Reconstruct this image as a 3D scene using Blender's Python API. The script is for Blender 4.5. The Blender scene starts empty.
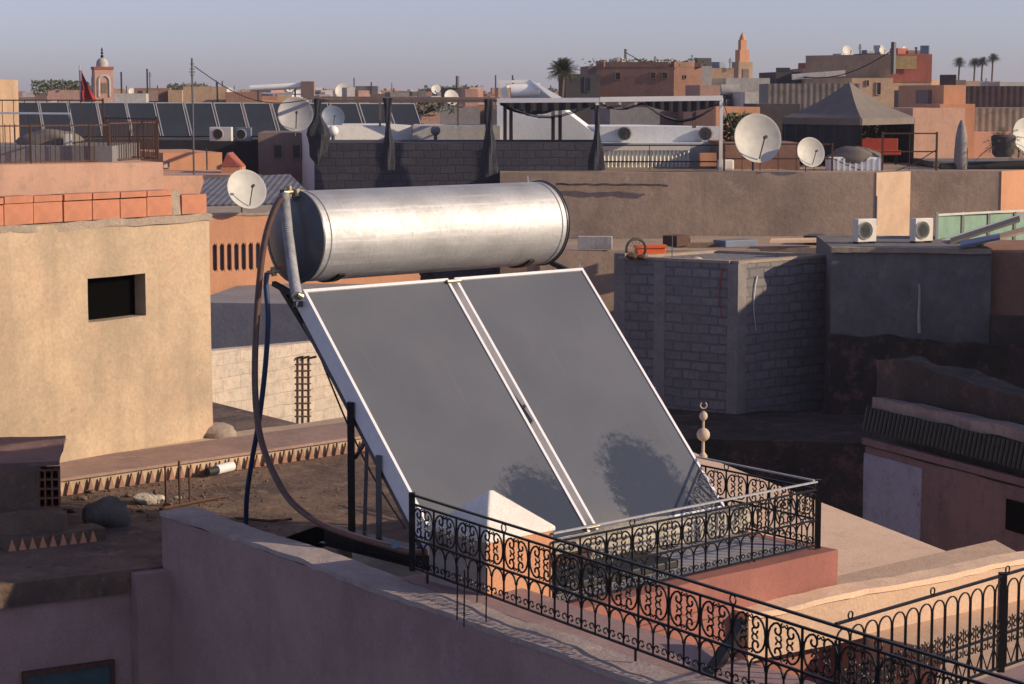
import bpy, bmesh, math, random
from mathutils import Vector, Matrix, noise
R = math.radians
random.seed(7)
S = bpy.context.scene
COL = S.collection

# ------------------------------------------------------------------ camera, sky, sun, exposure
F = 2100.0; CX, CY = 512.0, 342.0; CAMZ = 12.0
PITCH = math.atan((342 - 95) / F)
cam_d = bpy.data.cameras.new('camera'); cam = bpy.data.objects.new('camera', cam_d); COL.objects.link(cam)
cam_d.sensor_width = 36; cam_d.lens = F / 1024 * 36; cam_d.clip_start = 0.2; cam_d.clip_end = 6000
cam.location = (0, 0, CAMZ); cam.rotation_euler = (math.pi / 2 - PITCH, 0, 0)
S.camera = cam
SUN_AZ, SUN_EL = 102.0, 21.0            # clockwise from the view direction (+Y)
w = bpy.data.worlds.new('World'); S.world = w; w.use_nodes = True
nt = w.node_tree; nt.nodes.clear()
out = nt.nodes.new('ShaderNodeOutputWorld'); bg = nt.nodes.new('ShaderNodeBackground')
sky = nt.nodes.new('ShaderNodeTexSky'); sky.sky_type = 'NISHITA'; sky.sun_disc = False
sky.sun_elevation = R(SUN_EL); sky.sun_rotation = R(SUN_AZ)
sky.air_density = 0.9; sky.dust_density = 0.7; sky.ozone_density = 6.0; sky.altitude = 400
bg.inputs[1].default_value = 0.12
tint = nt.nodes.new('ShaderNodeMix'); tint.data_type = 'RGBA'; tint.blend_type = 'MULTIPLY'; tint.inputs[0].default_value = 1
tint.inputs[7].default_value = (1.19, 1.05, 1.17, 1)          # the lavender cast of the evening air
hs = nt.nodes.new('ShaderNodeHueSaturation'); hs.inputs['Saturation'].default_value = 0.62
nt.links.new(sky.outputs[0], hs.inputs['Color']); nt.links.new(hs.outputs[0], tint.inputs[6]); nt.links.new(tint.outputs[2], bg.inputs[0]); nt.links.new(bg.outputs[0], out.inputs[0])
sd = bpy.data.lights.new('sun', 'SUN'); sd.energy = 4.9; sd.angle = R(0.6); sd.color = (1.0, 0.79, 0.53)
so = bpy.data.objects.new('sun', sd); COL.objects.link(so)
sv = Vector((math.sin(R(SUN_AZ)) * math.cos(R(SUN_EL)), math.cos(R(SUN_AZ)) * math.cos(R(SUN_EL)), math.sin(R(SUN_EL))))
so.rotation_euler = sv.to_track_quat('Z', 'Y').to_euler(); so.location = (30, 0, 40)
S.view_settings.view_transform = 'Standard'; S.view_settings.look = 'None'
S.view_settings.gamma = 1; S.view_settings.exposure = 0.0; S.view_settings.use_curve_mapping = False

# ------------------------------------------------------------------ measuring helpers
cP, sP = math.cos(PITCH), math.sin(PITCH)
def ray(px, py):
    dn = (py - CY) / F
    return Vector(((px - CX) / F, cP - dn * sP, -sP - dn * cP))
def P(px, py, d):
    r = ray(px, py); r = r * (d / r.y); return Vector((r.x, r.y, r.z + CAMZ))
def G(px, py, z):
    r = ray(px, py); r = r * ((z - CAMZ) / r.z); return Vector((r.x, r.y, z))
def azv(a): return Vector((math.sin(R(a)), math.cos(R(a)), 0))
def along(p, az, px):
    """point on the horizontal line p + t*az that is seen in column px"""
    k = (px - CX) / F; v = azv(az)
    h = (p.z - CAMZ) * sP
    t = (k * (p.y * cP - h) - p.x) / (v.x - k * v.y * cP)
    return p + v * t
WAZ, VAZ = 47.2, -42.8
Wd, Vd = azv(WAZ), azv(VAZ)

# ------------------------------------------------------------------ materials
MATS = {}
def nodes_of(name):
    m = bpy.data.materials.new(name); m.use_nodes = True; MATS[name] = m
    t = m.node_tree; b = t.nodes['Principled BSDF']
    return m, t, b
def N(t, ty, **k):
    n = t.nodes.new(ty)
    for a, v in k.items(): setattr(n, a, v)
    return n
def mixc(t, fac, a, b):
    n = t.nodes.new('ShaderNodeMix'); n.data_type = 'RGBA'
    for sock, v in ((n.inputs[0], fac), (n.inputs[6], a), (n.inputs[7], b)):
        if isinstance(v, (int, float)): sock.default_value = v
        elif isinstance(v, tuple): sock.default_value = (*v, 1)
        else: t.links.new(v, sock)
    return n.outputs[2]
def ramp(t, src, lo, hi):
    n = t.nodes.new('ShaderNodeMapRange'); n.clamp = True
    n.inputs[1].default_value = lo; n.inputs[2].default_value = hi
    t.links.new(src, n.inputs[0]); return n.outputs[0]
def noi(t, vec, scale, detail=5, rough=.6):
    n = t.nodes.new('ShaderNodeTexNoise'); n.inputs['Scale'].default_value = scale
    n.inputs['Detail'].default_value = detail; n.inputs['Roughness'].default_value = rough
    t.links.new(vec, n.inputs['Vector']); return n.outputs['Fac']
def bumpit(t, b, h, strength, dist):
    n = t.nodes.new('ShaderNodeBump'); n.inputs['Strength'].default_value = strength; n.inputs['Distance'].default_value = dist
    t.links.new(h, n.inputs['Height']); t.links.new(n.outputs[0], b.inputs['Normal']); return n
def plaster(name, c1, c2=None, c3=None, big=.6, fine=18, rough=.92, bump=.5, bdist=.01, amt=.75, streak=True):
    """rendered wall: two tones in broad patches, a third in worn spots, rain streaks, grain"""
    m, t, b = nodes_of(name)
    if c2 is None: c2 = tuple(x * .72 for x in c1)
    if c3 is None: c3 = tuple(x * .5 + .5 * .16 for x in c1)
    tc = N(t, 'ShaderNodeTexCoord'); v = tc.outputs['Object']
    a = ramp(t, noi(t, v, big, 7, .7), .42, .60)
    c = mixc(t, a, c1, c2)
    s = ramp(t, noi(t, v, big * 4.3, 8, .75), .53, .68)
    ml = N(t, 'ShaderNodeMath', operation='MULTIPLY'); ml.inputs[1].default_value = amt
    t.links.new(s, ml.inputs[0]); c = mixc(t, ml.outputs[0], c, c3)
    if streak:
        mp = N(t, 'ShaderNodeMapping'); mp.inputs['Scale'].default_value = (3.0, 3.0, .22); t.links.new(v, mp.inputs[0])
        q = ramp(t, noi(t, mp.outputs[0], 1.6, 6, .6), .54, .75)
        m3 = N(t, 'ShaderNodeMath', operation='MULTIPLY'); m3.inputs[1].default_value = .28
        t.links.new(q, m3.inputs[0]); c = mixc(t, m3.outputs[0], c, tuple(x * .6 for x in c2))
    g = noi(t, v, fine * 2.5, 4, .7)
    c = mixc(t, ramp(t, g, .35, .8), c, mixc(t, .30, c, (.05, .045, .04)))
    g2 = noi(t, v, fine * .8, 6, .8); c = mixc(t, ramp(t, g2, .60, .72), c, mixc(t, .35, c, (.06, .05, .045)))
    t.links.new(c, b.inputs['Base Color']); b.inputs['Roughness'].default_value = rough
    b.inputs['Specular IOR Level'].default_value = .25
    ad = N(t, 'ShaderNodeMath', operation='ADD'); t.links.new(noi(t, v, fine, 7, .7), ad.inputs[0]); t.links.new(noi(t, v, fine * .18, 4, .6), ad.inputs[1])
    bumpit(t, b, ad.outputs[0], bump, bdist)
    return m
def blocks(name, c1, c2, mortar, bw=.4, bh=.2, ms=.012, rough=.95, patch=None, squash=1.0):
    """laid blocks or bricks; mesh UVs are in metres"""
    m, t, b = nodes_of(name)
    uv = N(t, 'ShaderNodeUVMap').outputs[0]
    wob = N(t, 'ShaderNodeTexNoise'); wob.inputs['Scale'].default_value = 1.7; t.links.new(uv, wob.inputs['Vector'])
    vm = N(t, 'ShaderNodeVectorMath', operation='SCALE'); vm.inputs['Scale'].default_value = .11; t.links.new(wob.outputs['Color'], vm.inputs[0])
    va = N(t, 'ShaderNodeVectorMath', operation='ADD'); t.links.new(uv, va.inputs[0]); t.links.new(vm.outputs[0], va.inputs[1])
    br = N(t, 'ShaderNodeTexBrick'); t.links.new(va.outputs[0], br.inputs['Vector'])
    br.inputs['Scale'].default_value = 1; br.inputs['Brick Width'].default_value = bw; br.inputs['Row Height'].default_value = bh
    br.inputs['Mortar Size'].default_value = ms; br.inputs['Mortar Smooth'].default_value = .4; br.inputs['Bias'].default_value = 0
    br.inputs['Color1'].default_value = (*c1, 1); br.inputs['Color2'].default_value = (*c2, 1); br.inputs['Mortar'].default_value = (*mortar, 1)
    ob = N(t, 'ShaderNodeTexCoord').outputs['Object']
    c = mixc(t, ramp(t, noi(t, ob, 1.3, 7, .7), .45, .72), br.outputs['Color'], patch or mortar)
    c = mixc(t, ramp(t, noi(t, ob, 9, 5, .7), .45, .8), c, tuple(x * .55 for x in c1))
    t.links.new(c, b.inputs['Base Color']); b.inputs['Roughness'].default_value = rough
    b.inputs['Specular IOR Level'].default_value = .2
    sb = N(t, 'ShaderNodeMath', operation='SUBTRACT'); t.links.new(noi(t, ob, 22, 5, .7), sb.inputs[0]); t.links.new(br.outputs['Fac'], sb.inputs[1])
    bumpit(t, b, sb.outputs[0], .6, .012)
    return m
def plain(name, c, rough=.6, metal=0.0, var=.25, scale=12, bump=.1, bdist=.003, c2=None):
    m, t, b = nodes_of(name)
    v = N(t, 'ShaderNodeTexCoord').outputs['Object']
    n = noi(t, v, scale, 6, .65)
    cc = mixc(t, ramp(t, n, .4, .72), c, c2 or tuple(x * (1 - var) for x in c))
    t.links.new(cc, b.inputs['Base Color'])
    rr = N(t, 'ShaderNodeMapRange'); rr.inputs[3].default_value = max(.05, rough - .1); rr.inputs[4].default_value = min(1, rough + .12)
    t.links.new(n, rr.inputs[0]); t.links.new(rr.outputs[0], b.inputs['Roughness'])
    b.inputs['Metallic'].default_value = metal
    bumpit(t, b, n, bump, bdist)
    return m
def ribbed(name, c1, c2, step=.08, rough=.7, horiz=False, metal=0.0):
    m, t, b = nodes_of(name)
    uv = N(t, 'ShaderNodeUVMap').outputs[0]
    wv = N(t, 'ShaderNodeTexWave', bands_direction='Y' if horiz else 'X'); wv.inputs['Scale'].default_value = 1 / step / 3.18
    wv.inputs['Distortion'].default_value = .3; wv.inputs['Detail'].default_value = 2
    t.links.new(uv, wv.inputs[0])
    ob = N(t, 'ShaderNodeTexCoord').outputs['Object']
    c = mixc(t, wv.outputs['Fac'], c1, c2)
    c = mixc(t, ramp(t, noi(t, ob, 2.5, 6, .7), .45, .75), c, tuple(x * .55 for x in c2))
    t.links.new(c, b.inputs['Base Color']); b.inputs['Roughness'].default_value = rough; b.inputs['Metallic'].default_value = metal
    bumpit(t, b, wv.outputs['Fac'], .5, .02)
    return m

plaster('yellow_plaster', (.57, .435, .30), (.40, .315, .225), (.53, .37, .26), big=.6, fine=14, bump=.35, bdist=.01)
plaster('pink_plaster', (.68, .41, .29), (.60, .36, .26), (.44, .30, .24), big=.8, fine=20)
plaster('mauve_plaster', (.38, .26, .245), (.30, .20, .20), (.40, .31, .305), big=.9, fine=26, bump=.7, bdist=.006, amt=.5)
plaster('capping_plaster', (.42, .36, .34), (.36, .28, .26), (.52, .46, .42), big=1.5, fine=26, bump=.9, bdist=.01)
plaster('salmon_plaster', (.36, .15, .12), (.29, .12, .10), (.33, .18, .145), big=1.1, fine=24, bump=.5, bdist=.006, amt=.5)
plaster('orange_plaster', (.66, .33, .19), (.58, .29, .17), (.5, .3, .2), big=.9, fine=20)
plaster('brown_render', (.46, .34, .26), (.31, .235, .185), (.52, .39, .31), big=.35, fine=8, amt=.8, bdist=.02)
plaster('grey_render', (.21, .195, .20), (.14, .135, .135), (.27, .24, .22), big=.5, fine=8, amt=.8, bdist=.02)
plaster('column_render', (.30, .28, .275), (.23, .21, .21), (.36, .33, .3), big=1.5, fine=9, bdist=.02)
plaster('shadow_grey_render', (.30, .28, .29), (.25, .235, .25), (.36, .32, .30), big=.7, fine=12)  # shade tone of the vented wall's foot, as a plaster colour
plaster('white_plaster', (.84, .82, .80), (.78, .77, .77), (.66, .64, .6), big=.5, fine=12, amt=.5)
plaster('bluewhite_plaster', (.82, .85, .90), (.76, .80, .86), (.66, .68, .70), big=.5, fine=12, amt=.4)
plaster('cream_screed', (.84, .60, .42), (.78, .55, .39), (.50, .37, .27), big=.9, fine=30, amt=.5, streak=False)
plaster('tan_screed', (.62, .44, .31), (.54, .38, .27), (.68, .50, .36), big=1.3, fine=26, amt=.7, streak=False)
plaster('terrace_earth', (.20, .135, .10), (.095, .07, .06), (.30, .21, .16), big=1.3, fine=12, bump=1, bdist=.03, amt=.9, streak=False)
plaster('greenish_floor', (.46, .44, .37), (.24, .24, .21), (.36, .33, .28), big=1.6, fine=22, streak=False)
plaster('lavender_floor', (.36, .35, .37), (.30, .29, .32), (.24, .22, .22), big=1.6, fine=22, streak=False)
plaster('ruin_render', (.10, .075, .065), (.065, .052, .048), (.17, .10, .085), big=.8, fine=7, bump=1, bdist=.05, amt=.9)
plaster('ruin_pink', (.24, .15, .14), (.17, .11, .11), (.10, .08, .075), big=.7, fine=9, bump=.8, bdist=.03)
plaster('tile_strip', (.34, .26, .23), (.24, .18, .165), (.14, .11, .10), big=2, fine=12)
plaster('ruin_white', (.34, .33, .40), (.26, .25, .31), (.14, .12, .12), big=.6, fine=9)
plaster('ledge_top', (.36, .24, .20), (.28, .19, .165), (.44, .32, .25), big=2, fine=24, streak=False)
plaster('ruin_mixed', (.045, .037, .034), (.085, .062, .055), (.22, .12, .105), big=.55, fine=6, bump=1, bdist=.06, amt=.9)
plaster('rubble', (.22, .15, .11), (.15, .11, .09), (.3, .2, .14), big=4, fine=22, bump=1, bdist=.03, streak=False)
plaster('rock', (.16, .15, .13), (.11, .10, .09), (.22, .2, .17), big=5, fine=20, bump=1, bdist=.02, streak=False)
plaster('white_lump', (.62, .57, .48), (.50, .45, .37), (.28, .24, .19), big=6, fine=30, bump=1, bdist=.02, streak=False)
plaster('cap_white', (.84, .80, .74), (.76, .72, .67), (.5, .45, .4), big=2.5, fine=30, streak=False, amt=.4, bdist=.004)
plaster('mortar', (.42, .34, .27), (.34, .28, .23), (.5, .4, .3), big=4, fine=25, bump=1, bdist=.015, streak=False)
for nm, c in (('far_pink', (.58, .36, .29)), ('far_ochre', (.55, .38, .25)), ('far_brown', (.26, .19, .17)), ('far_white', (.58, .55, .52)),
              ('far_grey', (.26, .25, .26)), ('far_red', (.42, .13, .10)), ('far_brick', (.36, .20, .145)), ('far_lemon', (.66, .47, .22)), ('far_dark', (.09, .085, .09))):
    plaster(nm, c, big=.25, fine=3, bump=.4, bdist=.03)
blocks('grey_blocks', (.27, .255, .27), (.19, .185, .20), (.14, .135, .14), .42, .2, .03, patch=(.22, .205, .21))
blocks('cream_blocks', (.58, .50, .42), (.52, .45, .38), (.50, .43, .36), .40, .2, .012, patch=(.64, .52, .42))
blocks('dark_blocks', (.085, .085, .105), (.065, .065, .085), (.045, .045, .06), .42, .2, .02, patch=(.06, .06, .08))
plain('terracotta', (.50, .205, .12), .9, var=.3, scale=7, bump=.6, c2=(.36, .16, .10))
plain('terracotta_dark', (.20, .085, .055), .9, var=.4, scale=9, bump=.4)
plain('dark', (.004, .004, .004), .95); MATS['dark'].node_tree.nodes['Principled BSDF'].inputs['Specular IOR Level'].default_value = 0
plain('iron_black', (.014, .014, .017), .42, .6, var=.5, scale=40)
plain('iron_rust', (.10, .048, .034), .8, .1, var=.5, scale=30)
plain('iron_grey', (.11, .115, .13), .5, .6, var=.3)
plain('alu', (.78, .78, .80), .38, .85, var=.12, scale=20)
plain('alu_matt', (.74, .74, .77), .5, .2, var=.1, scale=20)
plain('brass', (.42, .36, .24), .4, .8, var=.4, scale=60)
plain('pipe_white', (.62, .63, .66), .55, var=.2, scale=20, bump=.4, bdist=.004)
plain('pipe_grey', (.36, .37, .40), .6, var=.35, scale=30, bump=.4, bdist=.004)
plain('tape_white', (.70, .70, .70), .6, var=.2, scale=60, bump=.4)
plain('hose_brown', (.115, .062, .05), .5, var=.35, scale=30)
plain('hose_blue', (.025, .06, .15), .4, var=.4, scale=30)
plain('cable', (.02, .02, .02), .6)
plain('cap_blue', (.075, .085, .11), .4, .25, var=.35, scale=5, bump=.2)
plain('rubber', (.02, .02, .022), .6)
plain('dish_white', (.52, .51, .47), .55, var=.18, scale=4)
plain('dish_grey', (.42, .42, .42), .5, var=.2, scale=4)
plain('dish_blue', (.16, .20, .28), .5, var=.2, scale=4)
plain('ac_white', (.66, .64, .60), .5, var=.12, scale=6)
plain('cloth_dark', (.035, .037, .05), .95, var=.4, scale=5, bump=.8, bdist=.03)
plain('canopy_grey', (.18, .155, .135), .9, var=.2, scale=2.5, bump=.4, bdist=.02)
plain('canopy_dark', (.03, .03, .04), .95, var=.3, scale=3)
plain('red_paint', (.45, .06, .03), .6)
plain('orange_plastic', (.80, .13, .02), .5, var=.15)
plain('white_paint', (.84, .83, .80), .6, var=.12, scale=3)
plain('bone_paint', (.55, .44, .33), .7, var=.3, scale=30, bump=.4)
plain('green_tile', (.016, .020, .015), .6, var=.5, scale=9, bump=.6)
plain('asphalt', (.05, .045, .042), .95, var=.3, scale=.4)
plain('flag_red', (.34, .022, .02), .85, var=.2, scale=2)
plain('palm_leaf', (.085, .095, .05), .7, var=.5, scale=3)
plain('palm_trunk', (.13, .09, .06), .9, var=.4, scale=8, bump=.8, bdist=.02)
plain('leaf_dark', (.02, .024, .014), .8, var=.5, scale=9)
plain('leaf', (.05, .07, .028), .7, var=.5, scale=9)
plain('wood', (.24, .15, .09), .8, var=.4, scale=9, bump=.4)
plain('screen_green', (.20, .33, .25), .5, var=.3, scale=3)
plain('glass_dark', (.02, .024, .03), .18, var=.3)
plain('glass_blue', (.05, .10, .11), .15, var=.3)
plain('collector_far', (.038, .045, .058), .3, var=.3, scale=1)
ribbed('corrugated', (.30, .24, .20), (.18, .145, .125), .22)
ribbed('sheet_grey', (.22, .22, .24), (.14, .14, .16), .15)
ribbed('tarp', (.075, .075, .095), (.05, .05, .065), .3, horiz=True)
ribbed('maroon_sheet', (.12, .06, .06), (.07, .038, .042), .3)

# brushed aluminium tank with soft dents
def tank_mat():
    m, t, b = nodes_of('tank_metal')
    tc = N(t, 'ShaderNodeTexCoord'); v = tc.outputs['Object']
    mp = N(t, 'ShaderNodeMapping'); mp.inputs['Rotation'].default_value = (0, 0, R(WAZ - 90)); t.links.new(v, mp.inputs[0])
    mp2 = N(t, 'ShaderNodeMapping'); mp2.inputs['Scale'].default_value = (30, 1.5, 1.5); t.links.new(mp.outputs[0], mp2.inputs[0])
    n1 = noi(t, mp2.outputs[0], 1.6, 4, .6); n2 = noi(t, v, 3.2, 4, .55); n3 = noi(t, v, 35, 5, .7)
    c = mixc(t, ramp(t, n2, .4, .7), (.53, .54, .555), (.42, .428, .44))
    mp4 = N(t, 'ShaderNodeMapping'); mp4.inputs['Scale'].default_value = (1.0, 26, 26); t.links.new(mp.outputs[0], mp4.inputs[0])
    n4 = noi(t, mp4.outputs[0], 1.3, 5, .6); c = mixc(t, ramp(t, n4, .52, .70), c, (.60, .61, .62)); n5 = noi(t, v, 14, 6, .75); c = mixc(t, ramp(t, n5, .64, .70), c, (.32, .31, .30))
    c = mixc(t, ramp(t, n3, .55, .75), c, (.42, .39, .35))
    t.links.new(c, b.inputs['Base Color']); b.inputs['Metallic'].default_value = .9
    rr = N(t, 'ShaderNodeMapRange'); rr.inputs[3].default_value = .56; rr.inputs[4].default_value = .76
    t.links.new(n3, rr.inputs[0]); t.links.new(rr.outputs[0], b.inputs['Roughness'])
    a1 = N(t, 'ShaderNodeMath', operation='MULTIPLY'); a1.inputs[1].default_value = .25; t.links.new(n1, a1.inputs[0])
    ad = N(t, 'ShaderNodeMath', operation='ADD'); t.links.new(a1.outputs[0], ad.inputs[0]); t.links.new(n2, ad.inputs[1])
    bumpit(t, b, ad.outputs[0], .5, .02)
tank_mat()
# collector glass: dusty, with moisture fogging that leaves a darker clear patch low down (object space: origin at lower left corner)
def glass_mat():
    m, t, b = nodes_of('collector_glass')
    uv = N(t, 'ShaderNodeUVMap').outputs[0]
    sx = N(t, 'ShaderNodeSeparateXYZ'); t.links.new(uv, sx.inputs[0])
    n = noi(t, uv, 13, 10, .8); n2 = noi(t, uv, 1.2, 4, .5); n3 = noi(t, uv, 90, 3, .6)
    # distance from the patch centre (u=.62, v=.28), squashed
    def lin(src, a, bb):
        k = N(t, 'ShaderNodeMath', operation='MULTIPLY_ADD'); k.inputs[1].default_value = a; k.inputs[2].default_value = bb
        t.links.new(src, k.inputs[0]); return k.outputs[0]
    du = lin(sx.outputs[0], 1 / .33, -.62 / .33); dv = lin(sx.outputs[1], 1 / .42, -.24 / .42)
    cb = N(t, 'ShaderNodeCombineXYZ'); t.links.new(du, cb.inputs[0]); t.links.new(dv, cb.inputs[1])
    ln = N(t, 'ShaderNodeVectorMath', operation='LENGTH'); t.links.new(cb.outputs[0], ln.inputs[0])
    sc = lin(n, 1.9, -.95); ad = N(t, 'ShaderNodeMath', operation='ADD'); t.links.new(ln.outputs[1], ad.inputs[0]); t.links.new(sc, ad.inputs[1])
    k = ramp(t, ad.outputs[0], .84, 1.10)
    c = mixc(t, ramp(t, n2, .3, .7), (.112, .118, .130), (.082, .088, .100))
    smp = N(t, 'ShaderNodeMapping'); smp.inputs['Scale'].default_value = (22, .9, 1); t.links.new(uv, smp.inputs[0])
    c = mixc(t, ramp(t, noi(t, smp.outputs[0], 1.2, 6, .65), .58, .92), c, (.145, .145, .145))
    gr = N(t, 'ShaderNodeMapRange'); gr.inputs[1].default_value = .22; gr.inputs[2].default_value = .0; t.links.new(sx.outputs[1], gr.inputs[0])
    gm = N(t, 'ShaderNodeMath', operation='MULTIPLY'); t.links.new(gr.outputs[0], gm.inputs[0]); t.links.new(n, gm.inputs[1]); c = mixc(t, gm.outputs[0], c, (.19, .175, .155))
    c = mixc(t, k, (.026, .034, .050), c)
    c = mixc(t, ramp(t, n3, .66, .76), c, (.26, .25, .24))
    t.links.new(c, b.inputs['Base Color'])
    b.inputs['Roughness'].default_value = .35; b.inputs['Specular IOR Level'].default_value = .4; b.inputs['Coat Weight'].default_value = .7; b.inputs['Coat Roughness'].default_value = .05
    bumpit(t, b, n3, .05, .001)
glass_mat()

# ------------------------------------------------------------------ mesh builder (world coordinates in, objects out)
class MB:
    def __init__(s): s.v = []; s.f = []
    def add(s, vs, fs):
        o = len(s.v); s.v += [Vector(v) for v in vs]; s.f += [tuple(i + o for i in f) for f in fs]; return s
    def prism(s, pts, z0, z1, z1s=None):
        n = len(pts)
        a = sum(pts[i][0] * pts[(i + 1) % n][1] - pts[(i + 1) % n][0] * pts[i][1] for i in range(n))
        if a < 0: pts = pts[::-1]; z1s = z1s[::-1] if z1s else None
        vs = [(p[0], p[1], z0) for p in pts] + [(p[0], p[1], z1s[i] if z1s else z1) for i, p in enumerate(pts)]
        return s.add(vs, [tuple(range(n))[::-1], tuple(range(n, 2 * n))] + [(i, (i + 1) % n, n + (i + 1) % n, n + i) for i in range(n)])
    def obox(s, o, U, V, H):
        o, U, V, H = map(Vector, (o, U, V, H))
        if U.cross(V).dot(H) < 0: U, V = V, U
        vs = [o, o + U, o + U + V, o + V]; vs += [p + H for p in vs]
        return s.add(vs, [(3, 2, 1, 0), (4, 5, 6, 7), (0, 1, 5, 4), (1, 2, 6, 5), (2, 3, 7, 6), (3, 0, 4, 7)])
    def cbox(s, c, sx, sy, sz, az=90):
        """box centred at c in plan, standing on c.z; sx along az"""
        u = azv(az); v = azv(az - 90); c = Vector(c)
        return s.obox(c - u * sx / 2 - v * sy / 2, u * sx, v * sy, (0, 0, sz))
    def tube(s, path, r, n=6, close=False, r2=None):
        path = [Vector(p) for p in path]; m = len(path); k0 = len(s.v)
        up = Vector((0, 0, 1)); prev = None
        for i, p in enumerate(path):
            if close: t = path[(i + 1) % m] - path[i - 1]
            else: t = path[min(i + 1, m - 1)] - path[max(i - 1, 0)]
            t = t.normalized() if t.length > 1e-9 else Vector((0, 0, 1))
            if prev is None:
                a = up if abs(t.z) < .9 else Vector((1, 0, 0)); x = t.cross(a).normalized()
            else: x = (prev - t * prev.dot(t)).normalized()
            prev = x; y = t.cross(x)
            rr = r if r2 is None else r + (r2 - r) * i / (m - 1)
            for j in range(n):
                an = 2 * math.pi * j / n; s.v.append(p + (x * math.cos(an) + y * math.sin(an)) * rr)
        for i in range(m if close else m - 1):
            for j in range(n):
                a = k0 + i * n + j; b = k0 + i * n + (j + 1) % n; i2 = (i + 1) % m
                s.f.append((a, b, k0 + i2 * n + (j + 1) % n, k0 + i2 * n + j))
        if not close:
            s.f.append(tuple(k0 + j for j in range(n))[::-1]); s.f.append(tuple(k0 + (m - 1) * n + j for j in range(n)))
        return s
    def bar(s, a, b, w, h=None):
        """square bar from a to b"""
        a, b = Vector(a), Vector(b); h = h or w; t = (b - a).normalized()
        up = Vector((0, 0, 1)) if abs(t.z) < .9 else Vector((0, 1, 0)) if abs(t.y) < .9 else Vector((1, 0, 0))
        x = t.cross(up).normalized(); y = x.cross(t)
        return s.obox(a - x * w / 2 - y * h / 2, x * w, y * h, b - a)
    def lathe(s, c, prof, n=16, axis=None):
        """profile [(r, h)] around axis (default z) from c"""
        c = Vector(c); ax = Vector(axis).normalized() if axis else Vector((0, 0, 1))
        a = Vector((0, 0, 1)) if abs(ax.z) < .9 else Vector((1, 0, 0)); x = a.cross(ax).normalized(); y = ax.cross(x); k0 = len(s.v)
        for r, h in prof:
            for j in range(n):
                an = 2 * math.pi * j / n; s.v.append(c + ax * h + (x * math.cos(an) + y * math.sin(an)) * max(r, 1e-4))
        for i in range(len(prof) - 1):
            for j in range(n):
                s.f.append((k0 + i * n + j, k0 + i * n + (j + 1) % n, k0 + (i + 1) * n + (j + 1) % n, k0 + (i + 1) * n + j))
        s.f.append(tuple(k0 + j for j in range(n))[::-1]); s.f.append(tuple(k0 + (len(prof) - 1) * n + j for j in range(n)))
        return s
    def ball(s, c, r, n=12, sz=1.0):
        m = n // 2 + 1
        return s.lathe(c, [(r * math.sin(math.pi * i / m), -r * sz * math.cos(math.pi * i / m)) for i in range(m + 1)], n)
    def gbox(s, o, U, V, H, step, amp=.01, freq=3.0, seed=0.0):
        """box of small faces with an uneven surface"""
        o, U, V, H = map(Vector, (o, U, V, H))
        if U.cross(V).dot(H) < 0: U, V = V, U
        def grid(p, A, B):
            na = max(1, round(A.length / step)); nb = max(1, round(B.length / step))
            vs = [p + A * i / na + B * j / nb for j in range(nb + 1) for i in range(na + 1)]
            fs = [(j * (na + 1) + i, j * (na + 1) + i + 1, (j + 1) * (na + 1) + i + 1, (j + 1) * (na + 1) + i) for j in range(nb) for i in range(na)]
            w = []
            for q in vs:
                k = Vector((q.x + seed, q.y, q.z)) * freq
                w.append(q + Vector((noise.noise(k), noise.noise(k + Vector((31, 0, 0))), noise.noise(k + Vector((0, 57, 0))))) * amp
                         + Vector((noise.noise(k * .25), noise.noise(k * .25 + Vector((9, 0, 0))), noise.noise(k * .25 + Vector((0, 7, 0))))) * amp * 1.5)
            s.add(w, fs)
        grid(o, V, U); grid(o + H, U, V); grid(o, U, H); grid(o + U, V, H); grid(o + U + V, -U, H); grid(o + V, -V, H)
        return s
    def build(s, name, mat, parent=None, bevel=0, smooth=False, origin=None, weld=False, uvf=None):
        if parent is not None: org = Vector(parent['_o'])
        elif origin is not None: org = Vector(origin)
        else:
            xs = [v.x for v in s.v]; ys = [v.y for v in s.v]
            org = Vector(((min(xs) + max(xs)) / 2, (min(ys) + max(ys)) / 2, min(v.z for v in s.v)))
        me = bpy.data.meshes.new(name); me.from_pydata([v - org for v in s.v], [], s.f)
        me.materials.append(MATS[mat] if isinstance(mat, str) else mat)
        bm = bmesh.new(); bm.from_mesh(me)
        if weld: bmesh.ops.remove_doubles(bm, verts=bm.verts, dist=1e-4)
        if bevel: bmesh.ops.bevel(bm, geom=list(bm.edges), offset=bevel, segments=2, affect='EDGES', profile=.6)
        uvl = bm.loops.layers.uv.new('UVMap'); bm.normal_update()
        for f in bm.faces:
            n = f.normal
            if abs(n.z) > .7: tx, ty = Vector((1, 0, 0)), Vector((0, 1, 0))
            else: tx = Vector((-n.y, n.x, 0)).normalized(); ty = Vector((0, 0, 1))
            for l in f.loops:
                co = l.vert.co + org
                l[uvl].uv = uvf(co) if uvf else (co.dot(tx), co.dot(ty))
            f.smooth = smooth
        bm.to_mesh(me); bm.free()
        if smooth and hasattr(me, 'set_sharp_from_angle'): me.set_sharp_from_angle(angle=R(40))
        o = bpy.data.objects.new(name, me); COL.objects.link(o)
        if parent is not None: o.parent = parent
        else: o.location = org; o['_o'] = list(org)
        return o
ALL = []
def tag(o, label=None, cat=None, group=None, kind=None):
    if label: o['label'] = label
    if cat: o['category'] = cat
    if group: o['group'] = group
    if kind: o['kind'] = kind
    return o
def empty(name, loc, label, cat, group=None):
    o = bpy.data.objects.new(name, None); COL.objects.link(o); o.location = loc; o['_o'] = list(loc); o.empty_display_size = .1
    return tag(o, label, cat, group)
def subpart(o, par):           # make o (built with the thing as parent) a child of part par
    o.parent = par; return o
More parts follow.
